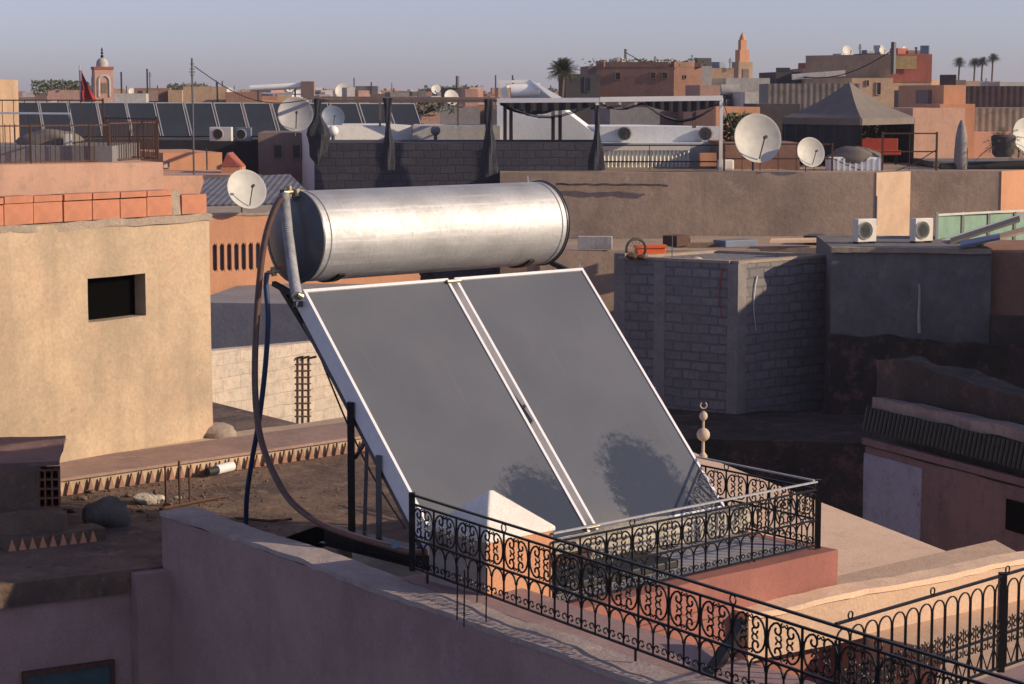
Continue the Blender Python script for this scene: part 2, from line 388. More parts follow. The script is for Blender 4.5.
def copy_tree(o, parent=None):
    c = o.copy(); COL.objects.link(c); c.parent = parent
    for ch in list(o.children): copy_tree(ch, c)
    return c

# ------------------------------------------------------------------ buildings
def corner_house(name, label, cat, pxL, pxC, pxR, pyt, d, mat, azR=WAZ, azL=None, z0=0.0, parapet=None, pmat=None, group=None, wins=(), wmat='glass_dark', frame=None, bands=()):
    """house whose near top corner is seen at (pxC, pyt) at distance d; wins = [(face 'L'/'R', x0, y0, x1, y1)] in view columns and rows"""
    if azL is None: azL = azR - 90
    C = P(pxC, pyt, d)
    Lp = along(C, azL, pxL) if pxL is not None else C + azv(azL) * 4
    Rp = along(C, azR, pxR) if pxR is not None else C + azv(azR) * 4
    if isinstance(Lp, Vector) and (Lp - C).length < .6: Lp = C + azv(azL) * 5
    if (Rp - C).length < .3: Rp = C + azv(azR) * 5
    zt = C.z; B = Lp + Rp - C
    base = Vector(((Lp.x + Rp.x) / 2, (Lp.y + Rp.y) / 2, z0))
    h = empty(name, base, label, cat, group)
    body = MB().prism([C.xy, Rp.xy, B.xy, Lp.xy], z0, zt).build('wall', mat, h)
    if parapet:
        ph, pt = parapet
        m = MB(); pts = [C, Rp, B, Lp]
        cen = sum((p for p in pts), Vector()) / 4
        for i in range(4):
            a, b = pts[i], pts[(i + 1) % 4]
            t = (b - a).normalized(); nn = Vector((-t.y, t.x, 0))
            if nn.dot(cen - a) < 0: nn = -nn
            m.obox(a + t * .003 - nn * .02, (b - a) - t * (pt - .02), nn * pt, (0, 0, ph))
        m.build('parapet', pmat or mat, h)
    for wd in wins:
        face, x0, y0, x1, y1 = wd[:5]
        u = azv(azR if face == 'R' else azL)
        nrm = Vector((u.y, -u.x, 0));
        if nrm.dot(C - Vector((0, 0, CAMZ))) > 0: nrm = -nrm
        def hit(px, py):
            r = ray(px, py); o = Vector((0, 0, CAMZ)); t = (C - o).dot(nrm) / r.dot(nrm); return o + r * t
        xm, ym = (x0 + x1) / 2, (y0 + y1) / 2
        a = hit(x0, ym); b = hit(x1, ym); zt_ = hit(xm, y0).z; zb_ = hit(xm, y1).z
        a.z = b.z = zb_; hh = zt_ - zb_; U = b - a
        t = U.normalized(); fw = min(.08, U.length * .12)
        fr = MB()
        fr.obox(a + nrm * .002, U, nrm * .05, (0, 0, fw)); fr.obox(a + nrm * .002 + Vector((0, 0, hh - fw)), U, nrm * .05, (0, 0, fw))
        fr.obox(a + nrm * .002 + Vector((0, 0, fw)), t * fw, nrm * .05, (0, 0, hh - 2 * fw)); fr.obox(a + U - t * fw + nrm * .002 + Vector((0, 0, fw)), t * fw, nrm * .05, (0, 0, hh - 2 * fw))
        wf = fr.build('window', frame or mat, h)
        pn = MB().obox(a + t * fw + nrm * .002 + Vector((0, 0, fw)), U - t * 2 * fw, nrm * .012, (0, 0, hh - 2 * fw)).build('pane', wmat, h)
        subpart(pn, wf)
    h['_c'] = [list(C), list(Lp), list(Rp), list(B)]
    return h
def roofz(h): return h['_c'][0][2]

# ================================================================== GROUND
g = MB().add([(-3000, -200, 0), (3000, -200, 0), (3000, 5000, 0), (-3000, 5000, 0)], [(0, 1, 2, 3)]).build('ground', 'asphalt')
tag(g, kind='structure')

# ================================================================== FOREGROUND TERRACES
FA = -35.8; Fn = azv(FA + 180); Ft = azv(FA + 90)       # run of the parapet towards the viewer, and its thickness
A0 = G(161, 512, 9.35)
t = empty('parapet_wall', A0 - Vector((0, 0, 9.35)), 'mauve plastered parapet wall with pale worn top running from the solar heater to the bottom edge', 'wall')
MB().gbox(A0 - Vector((0, 0, 3.6)), Fn * 8.6, Ft * .22, (0, 0, 3.58), .11, .006, 2.2).build('wall', 'mauve_plaster', t, smooth=True, weld=True)
MB().gbox(A0 - Vector((0, 0, .019)) - Ft * .004 - Fn * .005, Fn * 8.6, Ft * .235, (0, 0, .03), .045, .010, 7).build('capping', 'capping_plaster', t, smooth=True, weld=True)
q = A0 + Ft * .235; q = along(q, FA, 398)
MB().gbox(q - Vector((0, 0, 2.6)) + Ft * .002, Fn * 6.2, Ft * .40, (0, 0, 2.6), .1, .005, 3).build('ledge', 'mauve_plaster', t, smooth=True, weld=True)
# railing builder -------------------------------------------------------------
def arc(c, r, a0, a1, u, v, n=10):
    return [c + u * r * math.cos(a0 + (a1 - a0) * i / n) + v * r * math.sin(a0 + (a1 - a0) * i / n) for i in range(n + 1)]
def spiral(c, r0, r1, a0, a1, u, v, n=14):
    return [c + u * (r0 + (r1 - r0) * i / n) * math.cos(a0 + (a1 - a0) * i / n) + v * (r0 + (r1 - r0) * i / n) * math.sin(a0 + (a1 - a0) * i / n) for i in range(n + 1)]
def scroll_cell(m, o, u, cw, z0, z1, wr):
    """pair of C scrolls facing each other between two bars; o = lower left corner"""
    zz = Vector((0, 0, 1)); hgt = z1 - z0; r = cw * .135
    for sgn in (1, -1):
        uu = u * sgn; base = o + u * (cw * .5) - uu * (cw * .5)
        p = lambda a, b: base + uu * a + zz * (z0 + b)
        top = p(cw * .30, hgt * .77); bot = p(cw * .30, hgt * .23)
        # back of the C hugging the bar, then a curl inward at each end
        s1 = spiral(top, r, r * .35, math.pi * .5, math.pi * .5 - math.pi * 1.7, uu, zz)
        s2 = spiral(bot, r, r * .35, -math.pi * .5, -math.pi * .5 + math.pi * 1.7, uu, zz)
        bk = []
        for i in range(9):
            k = i / 8; an = math.pi * .5 + math.pi * k
            bk.append(p(cw * .30 + cw * .26 * math.cos(an), hgt * .5 + (hgt * .27 + r) * math.sin(an)))
        m.tube(list(reversed(s1)) + bk[1:-1] + s2, wr, 5)
        # inner curls meeting in the middle of the cell
        for zc, sg in ((hgt * .60, 1), (hgt * .40, -1)):
            m.tube(spiral(p(cw * .36, zc), cw * .10, cw * .035, math.pi, math.pi + sg * math.pi * 1.6, uu, zz, 10), wr * .85, 4)
        # small curls above and below, touching the rails
        for zc, sg in ((hgt * .93, -1), (hgt * .07, 1)):
            c = p(cw * .44, zc); m.tube(spiral(c, cw * .05, cw * .02, 0, math.pi * 1.6 * sg, uu, zz, 7), wr * .8, 4)
def arches_cell(m, o, u, cw, z0, z1, wr, k=2, scroll=True):
    zz = Vector((0, 0, 1)); w_ = cw / k
    for i in range(k):
        c = o + u * (w_ * (i + .5)) + zz * (z1 - w_ * .5)
        m.tube(arc(c, w_ * .46, 0, math.pi, u, zz, 8), wr, 4)
        if scroll:
            for sg in (-1, 1):
                c2 = o + u * (w_ * (i + .5) + sg * w_ * .24) + zz * (z0 + w_ * .26)
                m.tube(spiral(c2, w_ * .20, w_ * .07, math.pi * (.5 - .5 * sg) , math.pi * (.5 - .5 * sg) + sg * math.pi * 1.7, u, zz, 9), wr * .85, 4)
def railing(name, label, p0, p1, z0, h, cw, style='scroll', feet=(), posts=(0,), mat='iron_black', group=None, top=None):
    a = Vector((p0.x, p0.y, 0)); b = Vector((p1.x, p1.y, 0)); L = (b - a).length; u = (b - a).normalized()
    n = max(1, round(L / cw)); cw = L / n
    r = empty(name, (a.x, a.y, z0), label, 'railing', group)
    V3 = lambda s, z: a + u * s + Vector((0, 0, z0 + z))
    MB().bar(V3(0, h), V3(L, h), .016, .010).build('top_rail', top or mat, r)
    if style == 'scroll':
        zt, zm, zb = h * .875, h * .40, 0.0
        for z in (zt, zm, zb): MB().bar(V3(0, z), V3(L, z), .011, .011).build('rail', mat, r)
        for i in range(n + 1):
            MB().bar(V3(i * cw, 0), V3(i * cw, zt), .011).build('bar', mat, r)
        m2 = None
        for i in range(n):
            m = MB(); scroll_cell(m, V3(i * cw, 0) * 1.0, u, cw, zm + .006, zt - .006, .0054)
            arches_cell(m, V3(i * cw, 0), u, cw, zb, zm, .005)
            m.bar(V3((i + .5) * cw, 0), V3((i + .5) * cw, zm - cw * .2), .009)
            m.build('scroll_panel', mat, r, smooth=False)
            if i % 4 == 3:
                c = V3(i * cw + cw, (h + zt) / 2); MB().tube(arc(c, (h - zt) * .42, 0, 2 * math.pi, u, Vector((0, 0, 1)), 10)[:-1], .004, 4, close=True).build('ring', mat, r)
    else:   # arches above, scrolls below
        zt, zm, zb = h * .93, h * .36, 0.0
        for z in (zm, zb): MB().bar(V3(0, z), V3(L, z), .011, .011).build('rail', mat, r)
        for i in range(n + 1):
            MB().bar(V3(i * cw, 0), V3(i * cw, zt - cw * .4), .011).build('bar', mat, r)
        for i in range(n):
            m = MB(); c = V3((i + .5) * cw, zt - cw * .45)
            m.tube(arc(c, cw * .46, 0, math.pi, u, Vector((0, 0, 1)), 10), .0042, 4)
            m.build('arch', mat, r); m = MB()
            m.bar(V3((i + .5) * cw, zm - cw * .5), V3((i + .5) * cw, zm + cw * .8), .005)
            for sg in (-1, 1):
                for zc, dr in ((zm + cw * .27, 1), (zm + cw * .62, -1), (zm - cw * .3, -1)):
                    c2 = V3((i + .5 + sg * .25) * cw, zc)
                    m.tube(spiral(c2, cw * .19, cw * .06, math.pi * (.5 - .5 * sg), math.pi * (.5 - .5 * sg) + dr * sg * math.pi * 1.7, u, Vector((0, 0, 1)), 10), .0038, 4)
            m.tube([V3(i * cw, zm - cw * .5), V3((i + .5) * cw, .01), V3((i + 1) * cw, zm - cw * .5)], .0038, 4)
            m.build('scroll_panel', mat, r)
            if i % 6 == 1:
                c = V3(i * cw, h + .02); MB().tube(arc(c, .016, 0, 2 * math.pi, u, Vector((0, 0, 1)), 10)[:-1], .004, 4, close=True).build('ring', mat, r)
    for s in posts: MB().bar(V3(s, -.02), V3(s, h + .012), .034).build('post', mat, r)
    for s, l in feet: MB().bar(V3(s, -l), V3(s, 0), .012).build('foot', mat, r)
    return r
r1a = G(412, 575, 9.42); r1b = G(1075, 868, 9.42)
r1a.z = r1b.z = 0
azR1 = math.degrees(math.atan2(r1b.x - r1a.x, r1b.y - r1a.y))
e1 = P(412, 498, 11.33); e2 = P(905, 656, 8.13); dr = (e2 - e1); dr.z = 0; dr.normalize()
e1.z = 0; e3 = e1 + dr * 4.6
railing('iron_railing', 'long black wrought iron scroll railing along the mauve parapet in front of the orange pillar', e1, e3, 9.42, .405, .227,
        feet=((.16, .06), (2.05, .06), (3.2, .06)), posts=(0,))
# four bare rods planted in front of the railing
for i, (px, py0, py1) in enumerate(((457, 566, 618), (464, 570, 625), (477, 560, 604), (486, 568, 622))):
    a = G(px, py1, 9.355); top = P(px, py0, a.y)
    o = MB().tube([a - Vector((0, 0, .01)), Vector((a.x + .004, a.y, top.z))], .0045, 6).build('iron_rod', 'iron_black')
    tag(o, ['thin black rod planted in the ledge, leftmost of four before the railing', 'second thin black rod from the left, the lowest footed of the four',
            'third thin black rod from the left, footed nearest the railing', 'rightmost of the four thin rods planted before the railing'][i], 'rod', 'rods planted in the mauve ledge')

# orange pillar with a white pyramid cap
c0 = G(487, 598, 9.34); cr = along(c0, WAZ, 553); cl = along(c0, VAZ, 430); cb_ = cr + cl - c0
t = empty('chimney_pillar', ((c0 + cb_) / 2).xy.to_3d() + Vector((0, 0, 9.3)), 'stubby orange square pillar under a white pyramid cap behind the railing', 'pillar')
ez = P(487, 541, c0.y).z
MB().prism([c0.xy, cr.xy, cb_.xy, cl.xy], 9.1, ez).build('shaft', 'orange_plaster', t, bevel=.006)
lv = azv(VAZ - 90); MB().obox(Vector((c0.x, c0.y, 9.2)) + lv * .001, (cl - c0), lv * .004, (0, 0, ez - 9.2 - .02)).build('whitewashed_side', 'capping_plaster', t)
cen = (c0 + cb_) / 2; apx = P(496, 490, cen.y)
m = MB(); ring_ = [cen + (p - cen) * 1.04 for p in (c0, cr, cb_, cl)]
vs = [(p.x, p.y, ez - .012) for p in ring_] + [(p.x, p.y, ez + .012) for p in ring_] + [(cen.x - .012, cen.y, apx.z), (cen.x + .012, cen.y, apx.z)]
m.add(vs, [(3, 2, 1, 0), (0, 1, 5, 4), (1, 2, 6, 5), (2, 3, 7, 6), (3, 0, 4, 7), (4, 5, 9, 8), (5, 6, 9), (6, 7, 8, 9), (7, 4, 8)])
m.build('pyramid_cap', 'cap_white', t, bevel=.006)

# salmon terrace box that carries the collectors' right foot and the corner railing
K = G(838, 549, 9.2)
t = empty('terrace_house', K.xy.to_3d() - Wd * 1.2 + Vd * 1.2, 'salmon painted roof house with the corner railing, right of the collectors', 'house')
MB().gbox(K - Wd * 2.5 - Vector((0, 0, 3.4)), Wd * 2.5, Vd * .95, (0, 0, 3.4), .12, .006, 1.8).gbox(K - Wd * .95 + Vd * .951 - Vector((0, 0, 3.4)), Wd * .948, Vd * 1.95, (0, 0, 3.4), .16, .006, 1.8).build('wall', 'salmon_plaster', t, smooth=True, weld=True)
a = K - Wd * .13 + Vd * .13
MB().prism([(a).xy, (a - Wd * 2.25).xy, (a - Wd * 2.25 + Vd * .75).xy, (a - Wd * .75 + Vd * .75).xy, (a - Wd * .75 + Vd * 2.6).xy, (a + Vd * 2.6).xy], 9.195, 9.212).build('roof_screed', 'lavender_floor', t)
for zz_, pr, hh in ((8.98, .045, .05), (8.80, .03, .035)):
    MB().obox(K - Wd * 2.48 - Vd * pr + Vector((0, 0, zz_ - 9.2)), Wd * 1.45, Vd * (pr - .009), (0, 0, hh)).build('moulding', 'salmon_plaster', t, bevel=.006)
# small window opening low in the wall
wl = along(Vector((K.x, K.y, 9.2)), WAZ, 606); wr_ = along(Vector((K.x, K.y, 9.2)), WAZ, 634)
wf = MB().obox(wl - Vd * .028 + Vector((0, 0, -.62)), wr_ - wl, Vd * .020, (0, 0, .20)).build('window', 'dark', t)
# black strip laid where only shade falls under the collectors
b0 = along(K - Vector((0, 0, 0)), WAZ, 705)
s0 = G(700, 540, 9.215); s1 = G(560, 570, 9.215)
o = MB().obox(K - Wd * 2.15 + Vd * .28 + Vector((0, 0, .0125)), Wd * 1.0, Vd * .36, (0, 0, .05)).build('shade_strip', 'rubber', bevel=.01)
tag(o, 'black strip laid for the shade below the white kerb under the collectors', 'mat')  # no real mat: the strip stands for shade
o = MB().obox(K - Wd * 2.1 + Vd * .66 + Vector((0, 0, .013)), Wd * .6, Vd * .12, (0, 0, .10)).build('roof_pipe', 'iron_rust', bevel=.02)
tag(o, 'rusty brown box duct beside the black shade strip', 'duct')
# corner railing (two runs)
C2 = K - Wd * .09 + Vd * .09
railing('iron_railing', 'black scroll railing from the salmon roof corner to the orange pillar below the collectors', C2, C2 - Wd * 2.28, 9.225, .40, .2, posts=(0,), feet=((.6, .015), (1.6, .015)), top='pipe_grey')
railing('iron_railing', 'black scroll railing running away behind the right collector from the salmon roof corner', C2 + azv(-37.5) * .04, C2 + azv(-37.5) * 2.6, 9.225, .40, .2, posts=(), feet=((.6, .015), (1.6, .015)), top='pipe_grey')

# terrace floor and its front wall
tf = empty('roof_terrace', G(120, 545, 0), 'dark earthen roof terrace left of the solar heater, over shaded pink walls', 'terrace')
f0, f1 = G(-60, 592, 9.0), G(162, 566, 9.0)
fp = [f0, f1, A0 + Ft * .1 + Vector((0, 0, -.35)), A0 + Ft * .1 + Fn * 3.1, K - Wd * 2.4 + Vd * .5, K - Wd * .9 + Vd * .9, G(600, 430, 9.0), G(345, 441, 9.0), G(60, 494, 9.0), G(-90, 520, 9.0)]
MB().prism([p.xy for p in fp], 8.85, 9.0).build('floor', 'terrace_earth', tf)
wd_ = (f1 - f0); nin = azv(math.degrees(math.atan2(wd_.x, wd_.y)) - 90)
MB().gbox(f0 + nin * .03 + Vector((0, 0, -3.0)), wd_, nin * .25, (0, 0, 2.96), .14, .008, 1.8).build('wall', 'mauve_plaster', tf, smooth=True, weld=True)
pa = along(Vector((f0.x, f0.y, 9.0)), math.degrees(math.atan2(wd_.x, wd_.y)), 131)
MB().gbox(pa - nin * .10 + Vector((0, 0, -3.0)), wd_.normalized() * .30, nin * .16, (0, 0, 2.985), .1, .006, 1.8).build('pilaster', 'mauve_plaster', tf, smooth=True, weld=True)
# lower window seen at the bottom edge
wa = along(Vector((f0.x, f0.y, 9.0)), math.degrees(math.atan2(wd_.x, wd_.y)), 20); wb = along(Vector((f0.x, f0.y, 9.0)), math.degrees(math.atan2(wd_.x, wd_.y)), 112)
m = MB(); uu = wb - wa
zb = -1.35
m.obox(wa - nin * .02 + Vector((0, 0, -.60)), uu, nin * .04, (0, 0, .03)); m.obox(wa - nin * .02 + Vector((0, 0, zb)), uu.normalized() * .03, nin * .04, (0, 0, -.6 - zb)); m.obox(wb - uu.normalized() * .03 - nin * .02 + Vector((0, 0, zb)), uu.normalized() * .03, nin * .04, (0, 0, -.6 - zb))
wf = m.build('window', 'iron_rust', tf)
subpart(MB().obox(wa + uu.normalized() * .03 - nin * .004 + Vector((0, 0, zb)), uu - uu.normalized() * .06, nin * .02, (0, 0, -.6 - zb)).build('pane', 'glass_blue', tf), wf)
# pale screed between the terrace and the parapet, under the heater frame
pp = [G(316, 557, 9.18), G(350, 537, 9.18), G(420, 552, 9.18), G(470, 598, 9.18), G(402, 606, 9.18)]
MB().prism([p.xy for p in pp], 8.99, 9.18).build('screed', 'greenish_floor', tf)

# dentilled ledge under the yellow house
LA = 46.7
l0 = G(-40, 509, 9.0) ; l0 = G(60, 496, 9.0); l0 = l0 - azv(LA) * 1.8
t = empty('tiled_ledge', l0, 'low ledge with a lit band of small triangular dentils below the yellow house', 'ledge')
MB().gbox(l0 + azv(LA - 90) * .0 , azv(LA) * 6.6, azv(LA - 90) * .95, (0, 0, .125), .12, .006, 3).build('kerb', 'yellow_plaster', t)
MB().obox(l0 - azv(LA - 90) * .03 + Vector((0, 0, .115)), azv(LA) * 6.6, azv(LA - 90) * .7, (0, 0, .022)).build('slab', 'ledge_top', t)
m = MB(); k = 0.0
while k < 6.5:
    a = l0 + azv(LA) * k - azv(LA - 90) * .032 + Vector((0, 0, .004))
    b = a + azv(LA) * .055; n_ = azv(LA - 90) * .02
    ap = a + azv(LA) * .027 + Vector((0, 0, .10 + random.uniform(-.01, .005)))
    m.add([a, b, ap, a + n_, b + n_, ap + n_], [(0, 1, 2), (5, 4, 3), (0, 3, 4, 1), (1, 4, 5, 2), (2, 5, 3, 0)]); k += .092
m.build('dentils', 'far_brick', t)

# yellow house with one deep window and a row of hollow bricks on top
y0 = G(213, 437, 9.12); ya = G(64, 464, 9.12); yaz = math.degrees(math.atan2(y0.x - ya.x, y0.y - ya.y))
yl = y0 - azv(yaz) * 3.6; ztop = P(213, 215, y0.y).z
yn = azv(yaz - 90)
t = empty('yellow_house', (yl.x, yl.y, 8.8), 'yellow plastered roof house with one small square window and bricks along its top', 'house')
def hit_plane(px, py, p, nrm):
    r_ = ray(px, py); o_ = Vector((0, 0, CAMZ)); return o_ + r_ * ((p - o_).dot(nrm) / r_.dot(nrm))
wA = hit_plane(88, 300, y0, yn); wB = hit_plane(146, 296, y0, yn)
wz1 = hit_plane(117, 276, y0, yn).z; wz0 = hit_plane(117, 319, y0, yn).z
ua = (wA - yl).to_2d().length; ub = (wB - yl).to_2d().length
TH = .26; U = azv(yaz); zb = 8.8
m = MB()
def pc(u0, u1, z0, z1): m.gbox(yl + U * u0 + Vector((0, 0, z0 - yl.z)), U * (u1 - u0), yn * TH, (0, 0, z1 - z0), .09, .004, 2.6)
pc(0, ua, zb, ztop); pc(ub, 3.6, zb, ztop); pc(ua, ub, zb, wz0); pc(ua, ub, wz1, ztop)
m.build('front_wall', 'yellow_plaster', t, smooth=True)
m = MB(); m.obox(yl + yn * TH + Vector((0, 0, zb - yl.z)), U * .2, yn * 2.4, (0, 0, ztop - zb)); m.obox(y0 - U * .25 + yn * TH + Vector((0, 0, zb - y0.z)), U * .25, yn * 2.4, (0, 0, ztop - zb - .002))
m.obox(yl + yn * 2.66 + Vector((0, 0, zb - yl.z)), U * 3.6, yn * .2, (0, 0, ztop - zb - .002)); m.build('side_walls', 'yellow_plaster', t)
MB().obox(yl + yn * .02 + U * .02 + Vector((0, 0, ztop - yl.z - .05)), U * 3.56, yn * 2.8, (0, 0, .06)).build('roof', 'mortar', t)
MB().gbox(yl - yn * .012 + Vector((0, 0, ztop - yl.z - .045)), U * 3.62, yn * .3, (0, 0, .06), .05, .012, 5).build('mortar_line', 'mortar', t, smooth=True)
MB().obox(yl + U * (ua + .001) + yn * .13 + Vector((0, 0, wz0 - yl.z + .001)), U * (ub - ua - .002), yn * .05, (0, 0, wz1 - wz0 - .002)).build('window', 'dark', t)
# bricks
bw = .29; n = 0; pos = 3.6 - .02; zbk = ztop + .018
while pos > .2:
    wv = bw + random.uniform(-.006, .006)
    if n == 1:      # the grey mortar filled gap
        o = MB().gbox(yl + U * (pos - .10) + yn * .01 + Vector((0, 0, zbk - yl.z)), U * .095, yn * .16, (0, 0, .20), .03, .008, 9).build('mortar_fill', 'mortar')
        tag(o, 'grey mortar plug between the last red bricks on the yellow house', 'mortar'); pos -= .105; n += 1; continue
    jy = random.uniform(-.006, .006)
    b = MB().obox(yl + U * (pos - wv + .006) + yn * (.005 + jy) + Vector((0, 0, zbk - yl.z)), U * (wv - .008), yn * .17, (0, 0, .155 + random.uniform(-.004, .004))).build('hollow_brick', 'terracotta', bevel=.005)
    tag(b, 'red hollow brick in the row along the top of the yellow house', 'brick', 'bricks of the lower row on the yellow house')
    if n > 1:
        b = MB().obox(yl + U * (pos - wv + .02) + yn * (.012 + jy) + Vector((0, 0, zbk - yl.z + .162)), U * (wv - .012), yn * .16, (0, 0, .05 + random.uniform(-.006, .004))).build('flat_brick', 'terracotta', bevel=.004)
        tag(b, 'thin red brick laid flat on the brick row of the yellow house', 'brick', 'flat bricks of the upper row on the yellow house')
    pos -= wv; n += 1

# ruined low brick house at the left edge
r0 = G(62, 538, 9.0)
t = empty('brick_hut', r0, 'low shaded brick hut with crumbling rendered foot at the left edge', 'hut')
hz = P(62, 466, r0.y).z
rl = along(r0, 80, -60)
MB().gbox(rl + Vector((0, 0, 0)), azv(80) * ((r0 - rl).length - .14), azv(-10) * 1.1, (0, 0, hz - 9.0), .08, .012, 3).build('wall', 'rubble', t, smooth=True)
MB().gbox(rl + Vector((0, 0, hz - 9.0 + .002)), azv(80) * (r0 - rl).length, azv(-10) * 1.1, (0, 0, .03), .08, .008, 4).build('roof', 'ruin_pink', t, smooth=True)
MB().gbox(rl - azv(-10) * .16, azv(80) * ((r0 - rl).length + .02), azv(-10) * .17, (0, 0, (hz - 9) * .42), .06, .05, 5).build('crumbled_foot', 'rubble', t, smooth=True)
# hollow clay block with square cells, set in the hut's corner
c = r0 - azv(80) * .155 - azv(-10) * .012 + Vector((0, 0, .21)); ht = hz - 9.0 - .23
m = MB(); nx, nz = 3, 4; tw = .012; W_ = .15
m2 = MB().obox(c + azv(-10) * .10, azv(80) * W_, azv(-10) * .02, (0, 0, ht)).build('hollow_block', 'terracotta_dark', None) if False else None
blk = empty('hollow_block', c, 'dark hollow clay block with a grid of square cells at the hut corner', 'block')
for i in range(nx + 1): m.obox(c + azv(80) * (i * (W_ - tw) / nx), azv(80) * tw, azv(-10) * .12, (0, 0, ht))
for j in range(nz + 1): m.obox(c + azv(-10) * .002 + azv(80) * .001 + Vector((0, 0, j * (ht - tw) / nz)), azv(80) * (W_ - .002), azv(-10) * .117, (0, 0, tw))
m.build('cells', 'terracotta_dark', blk)
MB().obox(c + azv(-10) * .122, azv(80) * W_, azv(-10) * .01, (0, 0, ht)).build('back', 'dark', blk)
# small dentilled kerb in front of the hut
d0 = G(8, 551, 9.0); d1 = G(104, 540, 9.0); du = (d1 - d0).normalized(); dn = azv(math.degrees(math.atan2(du.x, du.y)) - 90)
t = empty('dentilled_kerb', d0, 'short dentilled clay kerb on the dark terrace below the hut', 'kerb')
MB().gbox(d0, d1 - d0, dn * .22, (0, 0, .085), .05, .012, 6).build('kerb', 'rubble', t, smooth=True)
m = MB(); k = 0; L_ = (d1 - d0).length
while k < L_ - .06:
    a = d0 + du * k - dn * .022; m.add([a, a + du * .05, a + du * .025 + Vector((0, 0, .075)), a + dn * .02, a + du * .05 + dn * .02, a + du * .025 + Vector((0, 0, .075)) + dn * .02], [(0, 1, 2), (5, 4, 3), (0, 3, 4, 1), (1, 4, 5, 2), (2, 5, 3, 0)]); k += .07
m.build('dentils', 'orange_plaster', t)
# boulder, rubble, rods, pipe offcut
def rockmesh(c, sx, sy, sz, seed, n=3):
    bm = bmesh.new(); bmesh.ops.create_icosphere(bm, subdivisions=n, radius=1)
    for v in bm.verts:
        k = 1 + .35 * noise.noise(v.co * 1.1 + Vector((seed, 0, 0))) + .12 * noise.noise(v.co * 3 + Vector((0, seed, 0)))
        v.co = Vector((v.co.x * sx * k, v.co.y * sy * k, v.co.z * sz * k))
    m = MB(); m.add([v.co + Vector(c) for v in bm.verts], [tuple(v.index for v in f.verts) for f in bm.faces]); bm.free(); return m
o = rockmesh(G(108, 524, 9.0) + Vector((0, 0, .07)), .17, .14, .12, 3.3).build('boulder', 'rock', smooth=True); tag(o, 'grey green boulder on the dark terrace beside the hut', 'boulder')
for i, (px, py, s) in enumerate(((146, 503, .10), (158, 500, .05), (168, 506, .035), (141, 512, .03), (128, 497, .03), (82, 500, .04), (90, 493, .035), (200, 470, .035), (214, 468, .03), (178, 499, .03), (70, 512, .05), (150, 521, .018))):
    o = rockmesh(G(px, py, 9.0) + Vector((0, 0, s * .3)), s, s * .8, s * .5, i * 5.1, 2).build('rubble_stone', 'white_lump' if i in (0, 1, 9) else 'rubble', smooth=True)
    tag(o, ['flat white stone among the rubble right of the boulder', 'smaller white stone beside the flat white one'][i] if i < 2 else 'small broken stone lying on the dark terrace', 'stone', 'broken stones on the terrace')
for i, (px, y1, y0_) in enumerate(((166, 466, 506), (180, 461, 507), (190, 468, 505))):
    a = G(px, y0_, 9.0); b = P(px - 1, y1, a.y)
    o = MB().tube([a, Vector((b.x, b.y, b.z))], .010 if i == 1 else .008, 6).build('rebar', 'iron_rust')
    tag(o, ['leftmost rusty rebar rod standing up from the terrace', 'middle and tallest rusty rebar rod standing on the terrace', 'right rusty rebar rod standing up from the terrace'][i], 'rebar', 'rusty rebar rods on the terrace')
for a_, b_ in (((178, 520), (212, 507)),):
    pass
o = MB().tube([G(160, 509, 9.02), G(205, 500, 9.02), G(228, 496, 9.02)], .012, 6).build('iron_pipe', 'iron_rust'); tag(o, 'thin rusty pipe lying on the terrace behind the rebar rods', 'pipe')
o = MB().tube([G(236, 518, 9.02), G(270, 521, 9.02), G(292, 519, 9.02)], .010, 6).build('iron_pipe', 'iron_rust'); tag(o, 'thin rusty pipe lying on the floor behind the blue hose', 'pipe')
pa, pb = G(216, 470, 9.045), G(232, 466, 9.045)
t = empty('pipe_offcut', G(216, 470, 9.0), 'white plastic pipe offcut with black end lying below the ledge', 'pipe')
MB().tube([pa, pb], .04, 12).build('tube', 'tape_white', t, smooth=True); MB().tube([pa - (pb - pa) * .55, pa - (pb - pa) * .02], .032, 12).build('end', 'cable', t, smooth=True)
o = rockmesh(G(218, 436, 9.12) + Vector((-.02, 0.0, .02)), .16, .16, .09, 8).build('plaster_heap', 'mortar', smooth=True); tag(o, 'small heap of spilled plaster at the yellow house corner', 'heap')

